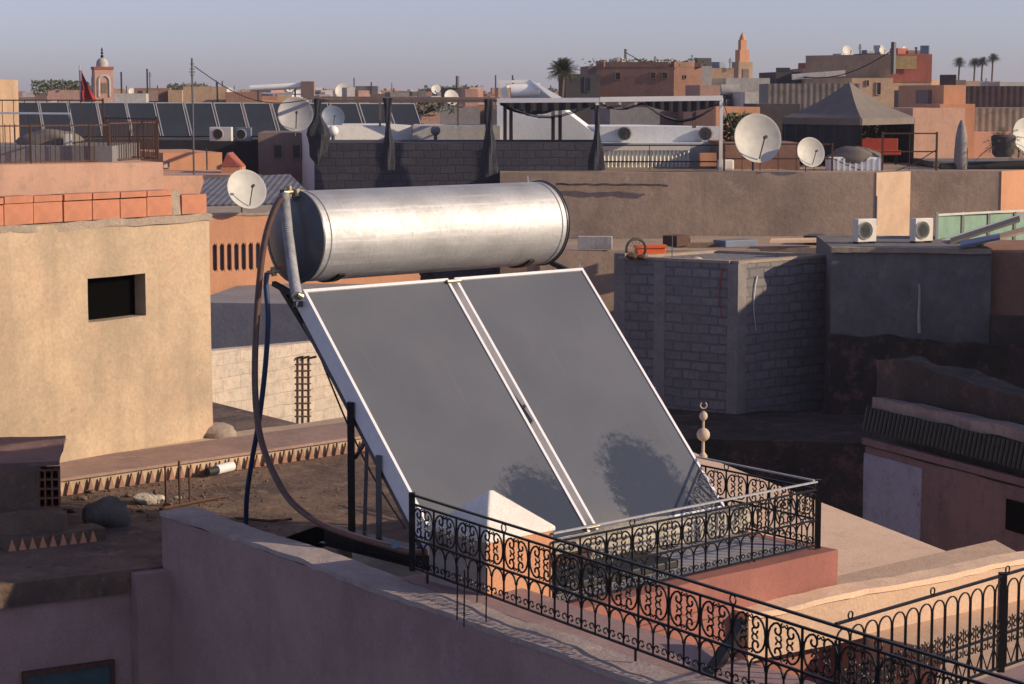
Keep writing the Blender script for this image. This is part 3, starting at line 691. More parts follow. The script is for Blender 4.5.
# ================================================================== SOLAR WATER HEATER
BL = Vector((-.374, 11.838, 9.327)); TILT = R(48.14); PW = 2.411; PL = 2.0
ca, sa = math.cos(TILT), math.sin(TILT)
def Lc(a, b, z): return BL + Wd * a + Vd * b + Vector((0, 0, z))
def Ps(a, s, h=0.0): return BL + Wd * a + Vd * (s * ca - h * sa) + Vector((0, 0, s * sa + h * ca))   # a along, s up the slope, h off the face
heater = empty('solar_water_heater', Lc(1.2, .7, -.1), 'large solar water heater with silver tank above two dark flat collectors', 'water heater')
gap = .055; pw = (PW - gap) / 2; fr = .021; TK = .125
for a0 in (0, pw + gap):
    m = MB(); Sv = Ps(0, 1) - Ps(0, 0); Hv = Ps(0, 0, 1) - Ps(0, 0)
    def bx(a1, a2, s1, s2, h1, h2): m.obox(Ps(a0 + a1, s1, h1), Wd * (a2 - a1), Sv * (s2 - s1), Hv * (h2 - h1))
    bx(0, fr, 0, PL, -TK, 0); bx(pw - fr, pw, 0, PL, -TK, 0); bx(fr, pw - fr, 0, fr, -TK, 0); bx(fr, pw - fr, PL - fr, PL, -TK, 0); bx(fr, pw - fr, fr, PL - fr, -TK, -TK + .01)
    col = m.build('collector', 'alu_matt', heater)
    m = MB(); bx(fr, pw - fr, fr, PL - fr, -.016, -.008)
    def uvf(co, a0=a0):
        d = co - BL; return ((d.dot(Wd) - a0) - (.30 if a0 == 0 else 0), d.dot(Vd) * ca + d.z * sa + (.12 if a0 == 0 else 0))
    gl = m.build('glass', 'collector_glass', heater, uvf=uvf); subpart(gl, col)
# tank
tc0, tc1, TR, TB, TZ = .15, 2.25, .285, 1.60, 11.12 - 9.327
tm = MB(); prof = []
L_ = tc1 - tc0
prof = [(TR - .004, 0), (TR, .004), (TR, .045), (TR - .006, .052), (TR - .006, .06), (TR, .066), (TR, L_ - .066), (TR - .006, L_ - .06), (TR - .006, L_ - .052), (TR, L_ - .045), (TR, L_ - .004), (TR - .004, L_)]
tm.lathe(Lc(tc0, TB, TZ), prof, 72, Wd)
tank = tm.build('tank', 'tank_metal', heater, smooth=True)
for c_, sg in ((tc0, -1), (tc1, 1)):
    cm = MB().lathe(Lc(c_ - sg * .01, TB, TZ), [(TR + .006, 0), (TR + .006, .022), (TR - .012, .026), (TR - .016, .022), (TR * .8, .040), (TR * .5, .054), (TR * .2, .06), (0, .062)], 60, Wd * sg)
    subpart(cm.build('end_cap', 'cap_blue', heater, smooth=True), tank)
    rg = MB().lathe(Lc(c_ + sg * .003, TB, TZ), [(TR + .009, 0), (TR + .011, .004), (TR + .009, .008), (TR + .0055, .008), (TR + .0055, 0)], 60, Wd * sg)
    subpart(rg.build('rim', 'rubber', heater, smooth=True), tank)
seam = MB()
for an in (math.pi * 1.22,):
    y_ = TB + math.cos(an) * (TR + .001); z_ = TZ + math.sin(an) * (TR + .001)
    seam.bar(Lc(tc0 + .07, y_, z_), Lc(tc1 - .07, y_, z_), .012, .004)

# little tags standing on the tank end
MB().bar(Lc(tc1 - .12, TB - .02, TZ + TR - .01), Lc(tc1 - .13, TB - .02, TZ + TR + .045), .012, .006).build('lug', 'alu', heater)
# cradles and frame
for a_ in (.38, 2.02):
    m = MB()
    pts_ = [Lc(a_, TB + math.cos(th) * (TR + .008), TZ + math.sin(th) * (TR + .008)) for th in [math.pi * (1.30 + .30 * i / 14) for i in range(15)]]
    for i in range(14): m.bar(pts_[i], pts_[i + 1], .05, .012)
    m.build('tank_cradle', 'iron_black', heater)
m = MB().bar(Lc(-.05, 1.335 + .02, 1.40), Lc(2.46, 1.335 + .02, 1.40), .035).build('cross_rail', 'iron_grey', heater)
MB().bar(Lc(-.03, .10, .02), Lc(2.44, .10, .02), .03).build('cross_rail', 'iron_grey', heater)
for a_ in (-.012, 1.2, 2.40):
    legs = (.60, .86)
    zl = -.327 if a_ < 2 else -.127
    for b_ in legs:
        top = min(b_ / ca * sa, PL * sa) - .115 if b_ < 1.3 else TZ - TR * .75
        z0_ = .055 if a_ < .5 else zl
        MB().bar(Lc(a_, b_, z0_), Lc(a_, b_, top), .034 if b_ < .8 else .042).build('leg', 'iron_grey' if b_ < .8 else 'iron_black', heater)
    MB().bar(Lc(a_ + .03, .86, .845), Lc(a_ + .03, .60, .62), .022, .03).build('brace', 'iron_grey', heater)
    MB().bar(Lc(a_ + .03, .86, .50), Lc(a_ + .03, .66, .72), .016).build('brace', 'iron_grey', heater)
    MB().bar(Lc(a_ + .05, .76, .75), Lc(a_ + .05, .80, .06), .022).build('brace', 'iron_grey', heater)
    MB().bar(Lc(a_ + .06, 1.33, 1.40), Lc(a_ + .06, 1.70, 1.50), .03).build('brace', 'iron_black', heater)
    MB().bar(Lc(a_ + .05, .88, .80), Lc(a_ + .06, 1.62, 1.48), .03).build('brace', 'iron_black', heater)
    MB().bar(Lc(a_ + .03, .04, -.17), Lc(a_ + .03, 1.345, 1.28), .028).build('slope_rail', 'iron_grey', heater)
# black base beams
m = MB().obox(Lc(-.08, -.10, -.05), Wd * .10, Vd * 1.20, (0, 0, .012)); m.obox(Lc(-.08, -.10, .048), Wd * .10, Vd * 1.20, (0, 0, .010)); m.obox(Lc(-.037, -.10, -.038), Wd * .012, Vd * 1.20, (0, 0, .086))
m.build('base_beam', 'iron_black', heater)
MB().obox(Lc(-.10, .90, -.30), Wd * .12, Vd * .12, (0, 0, .248)).build('base_block', 'mortar', heater)
MB().obox(Lc(-.10, -.02, -.30), Wd * .12, Vd * .10, (0, 0, .248)).build('base_block', 'mortar', heater)
# white insulated pipe from the tank down to the collector
def spl(pts, n=10):
    pts = [Vector(p) for p in pts]; out_ = []
    pp_ = [pts[0] * 2 - pts[1]] + pts + [pts[-1] * 2 - pts[-2]]
    for i in range(1, len(pp_) - 2):
        p0, p1, p2, p3 = pp_[i - 1:i + 3]
        for k in range(n):
            s = k / n
            out_.append(.5 * ((2 * p1) + (p2 - p0) * s + (2 * p0 - 5 * p1 + 4 * p2 - p3) * s * s + (3 * p1 - p0 - 3 * p2 + p3) * s ** 3))
    out_.append(pts[-1]); return out_
dcap = Lc(tc0 - .06, TB, TZ).y
fp_ = MB().tube(spl([P(284, 194, dcap - .05), P(286, 215, dcap - .10), P(290, 250, dcap - .16), P(294, 280, dcap - .30), P(297, 296, dcap - .42)], 34), .031, 12)
for rn in range(0, len(fp_.v) // 12, 2):
    cc_ = sum((fp_.v[rn * 12 + j] for j in range(12)), Vector()) / 12
    for j in range(12): fp_.v[rn * 12 + j] = cc_ + (fp_.v[rn * 12 + j] - cc_) * 1.13
fp_.build('insulated_pipe', 'pipe_grey', heater, smooth=True)
MB().tube([P(303, 191, dcap + .12), P(291, 192, dcap - .02), P(281, 193, dcap - .06)], .013, 8).build('fitting', 'brass', heater, smooth=True)
MB().tube([P(289, 186, dcap), P(290, 199, dcap)], .018, 10).build('fitting', 'brass', heater, smooth=True)
MB().tube([P(297, 189, dcap), P(298, 196, dcap)], .020, 6).build('fitting', 'brass', heater, smooth=True)
MB().tube([P(282, 190, dcap - .06), P(283, 204, dcap - .08)], .014, 8).build('fitting', 'iron_black', heater, smooth=True)
MB().tube([P(284, 272, dcap), P(276, 271, dcap - .05), P(267, 273, dcap - .08)], .013, 8).build('fitting', 'brass', heater, smooth=True)
MB().tube([P(273, 267, dcap - .05), P(274, 276, dcap - .05)], .018, 8).build('fitting', 'brass', heater, smooth=True)
MB().tube([P(281, 266, dcap - .02), P(280, 272, dcap - .02)], .012, 6).build('valve_handle', 'red_paint', heater, smooth=True)
MB().tube([P(297, 294, dcap - .42), P(302, 297, dcap - .40)], .020, 8).build('fitting', 'brass', heater, smooth=True)
MB().tube([Ps(pw - .03, PL - .03, .004), Ps(pw + gap + .03, PL - .03, .004)], .013, 8).build('joint', 'brass', heater)
MB().tube([Ps(pw - .03, .05, .004), Ps(pw + gap + .03, .05, .004)], .016, 8).build('joint', 'brass', heater)
MB().bar(Ps(PW - .02, PL + .01, 0), Ps(PW - .03, PL + .03, .03), .014).build('lug', 'alu', heater)

# hoses
zf = lambda px, py: G(px, py, 9.02)
o = MB().tube(spl([P(283, 198, 12.9), P(276, 206, 12.88), P(266, 235, 12.86), P(260, 275, 12.85), P(256, 330, 12.85), P(255, 385, 12.8), P(259, 430, 12.72), P(270, 465, 12.55), P(290, 500, 12.4), P(318, 522, 12.2), P(350, 535, 12.05), P(384, 545, 11.9), P(410, 552, 11.75), P(428, 552, 11.7)], 12), .020, 10).build('hose', 'hose_brown', smooth=True)
tag(o, 'brown rubber hose drooping from the tank fitting and curling right to the base beam', 'hose')
o = MB().tube(spl([P(267, 273, 12.92), P(266, 285, 12.9), P(268, 320, 12.9), P(265, 370, 12.95), P(259, 420, 13.1), P(252, 460, 13.4), P(247, 495, 13.7), P(246, 524, 13.9), P(246, 535, 14.0)], 12), .017, 10).build('hose', 'hose_blue', smooth=True)
tag(o, 'blue hose hanging from the lower tank fitting down behind the parapet', 'hose')
o = MB().tube(spl([P(395, 545, 11.8), G(385, 553, 9.05), G(365, 562, 9.03), G(340, 575, 9.02)], 8), .022, 10).build('hose', 'hose_blue', smooth=True)
tag(o, 'short dark blue hose lying on the pale screed below the base beam', 'hose')
o = MB().tube(spl([P(299, 296, 12.9), P(308, 325, 12.95), P(345, 418, 13.0), P(375, 480, 12.8), P(405, 528, 12.4)], 8), .006, 6).build('cable', 'cable', smooth=True)
tag(o, 'thin black cable slanting down behind the left collector edge', 'cable')
# black sheet put in for the shadow gap between screed and terrace
o = MB().prism([G(279, 541, 9.02).xy, G(316, 528, 9.02).xy, G(352, 538, 9.02).xy, G(300, 549, 9.02).xy], 9.008, 9.03).build('shade_plate', 'dark'); tag(o, 'black sheet put in for the shadow gap left of the base beam', 'shade')
# white kerb under the collectors' lower edge
o = MB().gbox(Lc(.62, -.21, -.115), Wd * 1.85, Vd * .15, (0, 0, .155), .035, .018, 7).build('white_kerb', 'white_lump', smooth=True, weld=True)
tag(o, 'lumpy whitewashed kerb under the lower edge of the collectors', 'kerb')

# fine rubble and grit over the terrace: one uncountable scatter
rb_ = random.Random(5); m = MB()
for i in range(900):
    px, py = rb_.uniform(20, 420), rb_.uniform(470, 575)
    if rb_.random() < .55: px, py = rb_.gauss(150, 60), rb_.gauss(497, 14)
    g_ = G(px, py, 9.0); ins = True
    d1_ = (g_ - A0).dot(Ft); d2_ = (g_ - l0).dot(azv(LA - 90)); d3_ = (g_ - f0).dot(nin)
    if d1_ > -.05 and (g_ - A0).dot(Fn) > -.1 and d1_ < .3: ins = False
    if d2_ > -.06 or d3_ < .05 or g_.x < r0.x + .05 and g_.y > r0.y - .4 and g_.y < r0.y + 1.3 or px > 330 and py > 515: ins = False
    if d1_ < 0 and (g_ - A0).dot(Fn) > 0: ins = False
    if not ins: continue
    s_ = rb_.uniform(.004, .016) * (1 + (rb_.random() < .06) * 1.2); u = Vector((rb_.uniform(-1, 1), rb_.uniform(-1, 1), rb_.uniform(-.2, .2))).normalized() * s_; v = Vector((-u.y, u.x, rb_.uniform(-.3, .3) * s_)) * rb_.uniform(.5, 1)
    c_ = g_ + Vector((0, 0, .001)); tp = c_ + Vector((0, 0, s_ * rb_.uniform(.5, 1.1)))
    m.add([c_ - u, c_ - v, c_ + u, c_ + v, tp + u * .3, tp - u * .4], [(0, 1, 5), (1, 2, 4, 5), (2, 3, 4), (3, 0, 5, 4)])
o = m.build('rubble', 'rubble'); tag(o, 'fine plaster rubble and grit scattered over the dark earthen terrace', 'rubble', kind='stuff')

# ================================================================== NEAR RIGHT: cream roofs, second railing, finial
t = empty('cream_house', G(820, 520, 8.0).xy.to_3d(), 'house with smooth cream roof below the corner railing, a crescent finial at its far corner', 'house')
fp = [G(690, 451, 8.0), G(938, 548, 8.0), G(1075, 600, 8.0), G(1075, 640, 8.0), G(560, 640, 8.0), G(560, 470, 8.0)]
MB().prism([p.xy for p in fp], 0, 7.9).build('wall', 'pink_plaster', t)
MB().prism([p.xy for p in fp], 7.901, 8.0).build('roof', 'cream_screed', t)
a, b = G(838, 512, 8.0), G(876, 497, 8.0)
# finial with two balls and a crescent
fb = G(703, 457, 8.0); px_m = F / fb.y
t = empty('finial', fb, 'pale stone finial of two balls and an open crescent at the cream roof corner', 'finial')
hh = lambda y: (457 - y) / px_m
MB().lathe(fb, [(.05, 0), (.045, .02), (.018, hh(452)), (.016, hh(441)), (.03, hh(440))], 12).build('stem', 'bone_paint', t, smooth=True)
MB().ball(fb + Vector((0, 0, hh(434))), .075, 14).build('ball', 'bone_paint', t, smooth=True)
MB().tube([fb + Vector((0, 0, hh(430))), fb + Vector((0, 0, hh(410)))], .014, 8).build('stem', 'bone_paint', t, smooth=True)
MB().ball(fb + Vector((0, 0, hh(415))), .047, 12, 1.15).build('ball', 'bone_paint', t, smooth=True)
cc = fb + Vector((0, 0, hh(404)))
MB().tube([cc + Vector((math.sin(x) * .036, 0, -math.cos(x) * .036)) for x in [(-2.5 + 5.0 * i / 14) for i in range(15)]], .008, 6).build('crescent', 'bone_paint', t, smooth=True)

t = empty('tan_house', G(960, 590, 8.6).xy.to_3d(), 'house with cracked tan roof right of the salmon house, a lit low parapet across it', 'house')
fp = [G(828, 578, 8.7), G(995, 540, 8.7), G(1090, 592, 8.7), G(1090, 760, 8.7), G(900, 800, 8.7), K + Wd * .02 - Vd * .8, K + Wd * .01]
MB().prism([p.xy for p in fp], 0, 8.62).build('wall', 'pink_plaster', t)
MB().prism([p.xy for p in fp], 8.621, 8.7).build('roof', 'tan_screed', t)
e0, e1_ = G(748, 613, 8.98), G(1085, 546, 8.98)
uu = (e1_ - e0)
MB().gbox(e0 + Vector((0, 0, -.30)), uu, azv(WAZ - 84) * .13, (0, 0, .27), .1, .008, 3).build('low_parapet', 'tan_screed', t, smooth=True)
MB().gbox(e0 + Vector((0, 0, -.03)) - azv(WAZ - 84) * .02, uu, azv(WAZ - 84) * .17, (0, 0, .035), .06, .010, 6).build('parapet_top', 'cream_screed', t, smooth=True)

# second front railing and its ledge
k0 = G(836, 624, 9.83); k1 = G(1024, 569, 9.83); kk = (k1 - k0).to_2d().to_3d(); ku = kk.normalized()
rr3 = Vector((k0.x, k0.y, 0)); rr4 = rr3 + ku * 2.1
t = empty('rail_ledge', rr3, 'mauve ledge carrying the arched railing at the lower right corner', 'ledge')
kn = Vector((ku.y, -ku.x, 0))
MB().gbox(rr3 + kn * .08 + Vector((0, 0, 6.5)) + ku * .05, ku * 2.3, -kn * .16, (0, 0, 2.84), .1, .006, 3).build('wall', 'mauve_plaster', t, smooth=True)
railing('iron_railing', 'black arched railing with a thick post across the tan roof at lower right', rr3, rr4, 9.40, .43, .098, style='arch', posts=(1.26,), feet=((.4, .06), (1.0, .06), (1.9, .06)))
o = MB().bar(P(742, 624, 9.9), P(698, 694, 9.3), .05).build('iron_pipe', 'iron_black'); tag(o, 'thick black bar leaning behind the railing in front of the salmon wall', 'bar')

# ================================================================== LEFT, BEHIND THE YELLOW HOUSE
# cream block wall with a rebar ladder drawn against it
bz = P(320, 342, 34)
t = empty('block_wall', P(270, 420, 34), 'sunlit cream block wall between the yellow house and the collectors', 'wall')
wl_, wr2 = P(200, 352, 32.5), P(400, 335, 36.5)
vv = (wr2 - wl_).to_2d().to_3d(); vn = azv(math.degrees(math.atan2(vv.x, vv.y)) - 90)
MB().prism([wl_.xy, wr2.xy, (wr2 + vn * .25).xy, (wl_ + vn * .25).xy], 0, 0, [wl_.z, wr2.z, wr2.z, wl_.z]).build('wall', 'cream_blocks', t)
nn_ = -vn
def onw(px, py): return hit_plane(px, py, wl_, vn) + nn_ * .02
m = MB()
for x_ in (297, 302, 308): m.tube([onw(x_, 358), onw(x_, 424)], .014, 5)
for i in range(9): m.tube([onw(295, 364 + i * 6.5), onw(310, 364 + i * 6.5)], .012, 5)
for x_ in (296, 302, 309): m.tube([onw(x_, 358), onw(x_ + 1, 356) + nn_ * .12], .02, 5)
o = m.build('rebar_cage', 'iron_rust'); tag(o, 'rusty ladder-like rebar cage standing against the cream block wall', 'rebar')
# shaded low slab roof in front of it
o = MB().prism([G(205, 400, 7.6).xy, G(300, 424, 7.6).xy, G(420, 445, 7.6).xy, G(420, 520, 7.6).xy, G(205, 520, 7.6).xy], 0, 7.6).build('low_house', 'terrace_earth'); tag(o, 'low dark roofed house in the gap below the cream block wall', 'house')
# shadow on the wall's foot put in as grey wall; vented orange wall behind
h = corner_house('shadow_wall', 'grey wall put in for the shadow on the lower vented orange wall, above the cream blocks', 'wall', None, 190, 440, 302.5, 37.0, 'shadow_grey_render', azR=97, azL=7)
va = P(200, 216, 40); vb = P(420, 209, 42); va.z = vb.z = P(250, 215, 40.4).z
U3 = (vb - va); U3n = U3.normalized(); vaz = math.degrees(math.atan2(U3.x, U3.y)); vnn = azv(vaz - 90)
t = empty('vented_house', (va.x, va.y, 0), 'orange plastered house with a row of slim oval vents under a satellite dish', 'house')
holes = []
for i in range(7):
    xa = hit_plane(212.6 + i * 7.2, 258, va, vnn); xb = hit_plane(217.2 + i * 7.2, 258, va, vnn)
    holes.append(((xa - va).to_2d().length, (xb - va).to_2d().length))
vz1 = hit_plane(235, 243, va, vnn).z; vz0 = hit_plane(235, 271, va, vnn).z; Lw = U3.to_2d().length
m = MB(); pv = 0
def pc2(u0, u1, z0, z1): m.obox(va + U3n * u0 + Vector((0, 0, z0 - va.z)), U3n * (u1 - u0), vnn * .2, (0, 0, z1 - z0))
pc2(0, Lw, 0, vz0); pc2(0, Lw, vz1, va.z)
for (u0, u1) in holes: pc2(pv, u0, vz0, vz1); pv = u1
pc2(pv, Lw, vz0, vz1); m.build('wall', 'orange_plaster', t)
m = MB()
for (u0, u1) in holes:
    r_ = (u1 - u0) / 2; c_ = va + U3n * (u0 + r_) - Vector((0, 0, va.z))
    for zc, sg in ((vz1, -1), (vz0, 1), ((vz0 + vz1) / 2, 0)):
        if sg: m.add([c_ - U3n * r_ + Vector((0, 0, zc)) + vnn * .01, c_ + Vector((0, 0, zc)) + vnn * .01, c_ - U3n * r_ + Vector((0, 0, zc + sg * r_ * 1.2)) + vnn * .01], [(0, 1, 2)]); m.add([c_ + U3n * r_ + Vector((0, 0, zc)) + vnn * .01, c_ + Vector((0, 0, zc)) + vnn * .01, c_ + U3n * r_ + Vector((0, 0, zc + sg * r_ * 1.2)) + vnn * .01], [(2, 1, 0)])
    pn = MB().obox(va + U3n * u0 + vnn * .05 + Vector((0, 0, vz0 - va.z)), U3n * (u1 - u0), vnn * .02, (0, 0, vz1 - vz0)).build('vent', 'far_dark', t)
m.build('vent_corners', 'orange_plaster', t)
MB().obox(va + vnn * .2 + Vector((0, 0, -.3)), U3, vnn * 3.5, (0, 0, .28)).build('roof', 'mortar', t)
MB().gbox(va - vnn * .03 + Vector((0, 0, .002)), U3, vnn * .26, (0, 0, .05), .2, .015, 3).build('coping', 'mortar', t)

# dishes -------------------------------------------------------------------
def dish(label, px, py, rpx, d, az, el, foot_y, mat='dish_white', group=None, arm=True, name='satellite_dish', mast=True):
    c = P(px, py, d); r = rpx * d / F
    fz = P(px, foot_y, d).z
    o = empty(name, (c.x, c.y, fz), label, 'satellite dish', group)
    n = Vector((math.sin(R(az)) * math.cos(R(el)), math.cos(R(az)) * math.cos(R(el)), math.sin(R(el))))
    dp = r * .22
    prof = [(0, -dp)] + [(r * k, -dp + dp * k * k) for k in (.25, .5, .75, .92, 1)] + [(r * 1.015, .0), (r * 1.01, -.015 - r * .02)] + [(r * k, -dp - .02 - r * .02 + dp * k * k) for k in (.92, .7, .4)] + [(0, -dp - .03)]
    MB().lathe(c, prof, 32, n).build('reflector', mat, o, smooth=True)
    side = n.cross(Vector((0, 0, 1))).normalized(); dn_ = side.cross(n) * -1
    if dn_.z > 0: dn_ = -dn_
    if arm:
        tip = c + n * r * .75 - Vector((0, 0, r * .12)); e_ = c + dn_ * r * .85
        MB().tube([e_, tip], max(.012, r * .03), 6).build('arm', 'iron_grey', o)
        MB().tube([tip - n * .02, tip + n * r * .16], max(.02, r * .07), 8).build('lnb', 'cable', o)
    if mast:
        back = c - n * (dp + .05)
        MB().tube([back, c - n * (dp + .2) - Vector((0, 0, r * .2)), Vector((c.x - n.x * (dp + .2), c.y - n.y * (dp + .2), fz))], max(.02, r * .05), 8).build('mast', 'iron_grey', o)
    return o
dish('cream satellite dish on the orange wall with vents, nearest dish on the left', 247, 189, 20.5, 40.2, 150, 22, 217)
# grey sheet lean-to behind the dish
ta = G(198, 190, P(200, 188, 46).z)
t = empty('lean_to', P(250, 200, 46), 'grey corrugated lean-to roof behind the cream dish on the orange wall', 'lean-to')
zA, zB = P(250, 176, 50).z, P(250, 205, 45).z
q = [P(205, 178, 50), P(290, 174, 50), P(318, 202, 45), P(196, 205, 45)]
m = MB().add([p for p in q] + [p - Vector((0, 0, .06)) for p in q], [(0, 1, 2, 3), (7, 6, 5, 4), (0, 4, 5, 1), (1, 5, 6, 2), (2, 6, 7, 3), (3, 7, 4, 0)])
m.build('roof', 'sheet_grey', t)
MB().prism([q[0].xy, q[1].xy, (q[1] * .98 + q[2] * .02).xy, q[2].xy, q[3].xy][:1] + [q[1].xy, q[2].xy, q[3].xy], 0, zB - .25).build('wall', 'far_brown', t)

# pink roof band with two iron fences, left
h = corner_house('pink_house', 'long pink house parapet behind the red bricks, iron fences on its roof', 'house', None, -60, 163, 166, 50, 'pink_plaster', azR=60, azL=-30, parapet=None)
zr = roofz(h)
h2 = corner_house('roof_room', 'low beige roof wall behind the long iron fence at far left', 'wall', None, -60, 112, 146, 53, 'far_grey', azR=90, azL=0)
def fence(label, a, b, z0, h, step, mat='iron_rust', rails=(0.04, .96), group=None):
    a = Vector((a.x, a.y, z0)); b = Vector((b.x, b.y, z0)); L = (b - a).length; u = (b - a) / L
    f = empty('iron_fence', a, label, 'fence', group)
    for k in rails: MB().bar(a + Vector((0, 0, h * k)), b + Vector((0, 0, h * k)), .035).build('rail', mat, f)
    n = int(L / step); m = MB()
    for i in range(n + 1):
        p = a + u * (L * i / n)
        if i % 12 == 0 or i == n: MB().bar(p, p + Vector((0, 0, h * 1.02)), .05).build('post', mat, f)
        else: MB().bar(p, p + Vector((0, 0, h)), .018).build('bar', mat, f) if n <= 90 else m.bar(p, p + Vector((0, 0, h)), .018)
    if m.v: m.build('bars', mat, f)
    return f
fence('long rusty iron railing on the pink roof at far left', P(-30, 168, 50.9), P(109, 168, 53.2), zr, .96, .13)
fence('short brown iron railing turning the corner of the pink roof', P(110, 168, 53.3), P(156, 164, 55.8), zr, 1.0, .13)
fence('brown iron railing at the back of the pink roof', P(-30, 150, 57), P(104, 150, 57), zr, 1.55, .28, rails=(.05, .99))
fence('iron railing joining the back corner on the pink roof', P(107, 150, 57), P(158, 164, 54.7), zr, 1.1, .25)
# things on that roof
o = MB().bar(P(-5, 113, 55), P(70, 113.5, 55), .05).build('clothes_pole', 'alu'); tag(o, 'pale horizontal pole above the fenced pink roof', 'pole')
o = rockmesh(P(50, 141, 54.5), .75, .4, .30, 4.4, 3).build('junk_heap', 'canopy_grey', smooth=True); tag(o, 'heap of covered junk behind the long iron fence', 'heap')
o = MB().cbox(P(68, 146, 54), .22, .2, .30, 80).build('canister', 'dish_white', bevel=.02); tag(o, 'pale canister behind the long iron fence', 'canister')
h = corner_house('ochre_house', 'sunlit ochre house at the far left edge with a dark window', 'house', None, -60, -14, 79, 62, 'far_ochre', azR=90, azL=0, wins=(), wmat='dark')
# pink upstands right of the fences
h = corner_house('orange_house', 'orange walled roof room beyond the short brown railing', 'house', None, 163, 222, 153, 60, 'orange_plaster', azR=66, wins=(('R', 163, 161, 170, 168),), wmat='far_white')
t = empty('gabled_hatch', P(231, 168, 57), 'small red brown gabled roof hatch left of the brown two-windowed hut', 'hatch')
a, b = P(221, 167, 57), P(240, 167, 57); ap = P(227, 153, 57)
MB().add([a, b, ap, a + Vector((0, 1.2, 0)), b + Vector((0, 1.2, 0)), ap + Vector((0, 1.2, 0))], [(0, 1, 2), (5, 4, 3), (0, 3, 4, 1), (1, 4, 5, 2), (2, 5, 3, 0)]).build('gable', 'far_red', t)
MB().obox(a - Vector((0, 0, 6)), b - a, (0, 1.2, 0), (0, 0, 5.99)).build('base', 'orange_plaster', t)
h = corner_house('pink_house', 'low pink roof slab beside the small gabled hatch', 'house', None, 163, 262, 176, 55, 'pink_plaster', azR=66, azL=-24)
h = corner_house('brown_hut', 'dark brown hut with two small windows left of the grey tarp wall', 'hut', None, 258, 330, 133, 63, 'far_brown', azR=86, wins=(('R', 273, 144, 283, 159), ('R', 292, 144, 301, 159)))
h = corner_house('dark_wall', 'dark green wall below the row of distant solar collectors', 'wall', None, 158, 262, 140, 66, 'canopy_dark', azR=90, azL=0)
h = corner_house('service_roof', 'long flat roof carrying the distant collector row', 'house', None, -60, 420, 139, 70, 'far_dark', azR=90, azL=0)
zs = roofz(h)
# row of flat collectors
for i in range(15):
    px0 = 4 + i * 29.4
    if px0 > 400: break
    a = P(px0 + 12, 139, 72 + i * .15); a.z = zs
    up = P(px0, 103.5 + i * .12, 72).z - zs
    c = empty('flat_collector', a, ['leftmost of the distant row of dark solar collectors'][0] if i == 0 else 'distant dark flat solar collector with pale frame in the long row', 'solar collector', None if i == 0 else 'distant solar collectors in a row')
    u = azv(80) * .96; s_ = Vector((-.42, up * .95, up)); nrm_ = u.cross(s_).normalized()
    if nrm_.z < 0: nrm_ = -nrm_
    MB().obox(a, u, s_, nrm_ * .06).build('panel', 'collector_far', c)
    m = MB()
    for f_ in (0, 1): m.obox(a + u * (f_ * .955) + nrm_ * .002 - u * .01, u * .035, s_, nrm_ * .075)
    m.obox(a + s_ - s_ * .03 + nrm_ * .003, u, s_ * .03, nrm_ * .076); m.build('frame', 'pipe_grey', c)
    MB().bar(a + s_ * .9 + u * .5, a + u * .5 + Vector((0, s_.y * .9, 0)), .05).build('leg', 'iron_grey', c)
# AC units
def ac(label, px, py_bot, d, w, h, az, group=None, mat='ac_white', z=None):
    c = P(px, py_bot, d)
    if z is not None: c.z = z
    o = empty('air_conditioner', c, label, 'air conditioner', group)
    u = azv(az); n = azv(az + 90)
    dep = w * .38
    MB().obox(c - u * w / 2 - n * 0 + Vector((0, 0, .04)), u * w, -n * dep, (0, 0, h)).build('case', mat, o, bevel=.015)
    cc = c + Vector((0, 0, .04 + h * .5)) - u * w * .12 + n * .004; rr = min(h, w) * .40
    MB().lathe(cc, [(rr, 0), (rr, .02), (rr * .93, .025), (rr * .92, .004), (0, .004)], 24, n).build('fan_rim', 'dish_white', o, smooth=False)
    m = MB()
    for k in range(5): m.lathe(cc + n * .012, [(rr * (.2 + .16 * k), 0), (rr * (.2 + .16 * k) + .008, 0), (rr * (.2 + .16 * k) + .008, .008), (rr * (.2 + .16 * k), .008)], 20, n)
    for k in range(6):
        an = math.pi * k / 6; v_ = u * math.cos(an) + Vector((0, 0, 1)) * math.sin(an); m.bar(cc + n * .012 - v_ * rr * .9, cc + n * .012 + v_ * rr * .9, .008)
    m.build('grille', 'iron_grey', o)
    m = MB()
    for s in (-.4, .4): m.obox(c + u * (w * s - .03), u * .06, -n * dep, (0, 0, .038))
    m.build('foot', 'iron_black', o)
    return o
ac('white air conditioner below the distant collector row on the left', 220.5, 142.5, 64.5, .68, .43, 94)
ac('bluish air conditioner in shade right of the white one under the collectors', 243, 142.5, 65, .5, .42, 94, mat='dish_blue')
# masts
def mast(label, px, y0, y1, d, bars, name='antenna_mast', r=.02):
    a = P(px, y1, d); z = P(px, y0, d).z
    o = empty(name, a, label, 'antenna'); MB().tube([a, (a.x, a.y, z)], r, 6).build('pole', 'iron_grey', o)
    m = MB()
    for i, (yy, wpx) in enumerate(bars):
        zz = P(px, yy, d).z; ww = wpx * d / F
        m.bar((a.x - ww / 2, a.y, zz), (a.x + ww / 2, a.y + ww * .1, zz), r * .8)
    if bars: m.build('crossbars', 'iron_grey', o)
    return o
mast('tall thin antenna mast standing on the roofs left of centre', 194, 58, 177, 56, ((64, 4), (69, 5), (72, 6), (75, 4)), r=.028)
mast('short post beside the gabled hatch', 207, 148, 170, 57, (), r=.02)
# dishes around
dish('large pale grey dish in front of the distant collectors', 295.5, 114, 17.5, 58, 170, 15, 136, 'dish_grey')
dish('dark blue grey dish in shade right of the large grey dish', 333, 117, 11.5, 61, 165, 15, 130, 'dish_blue')
dish('pale dish rising above the skyline over the pergola', 344, 92, 9, 95, 160, 20, 103)
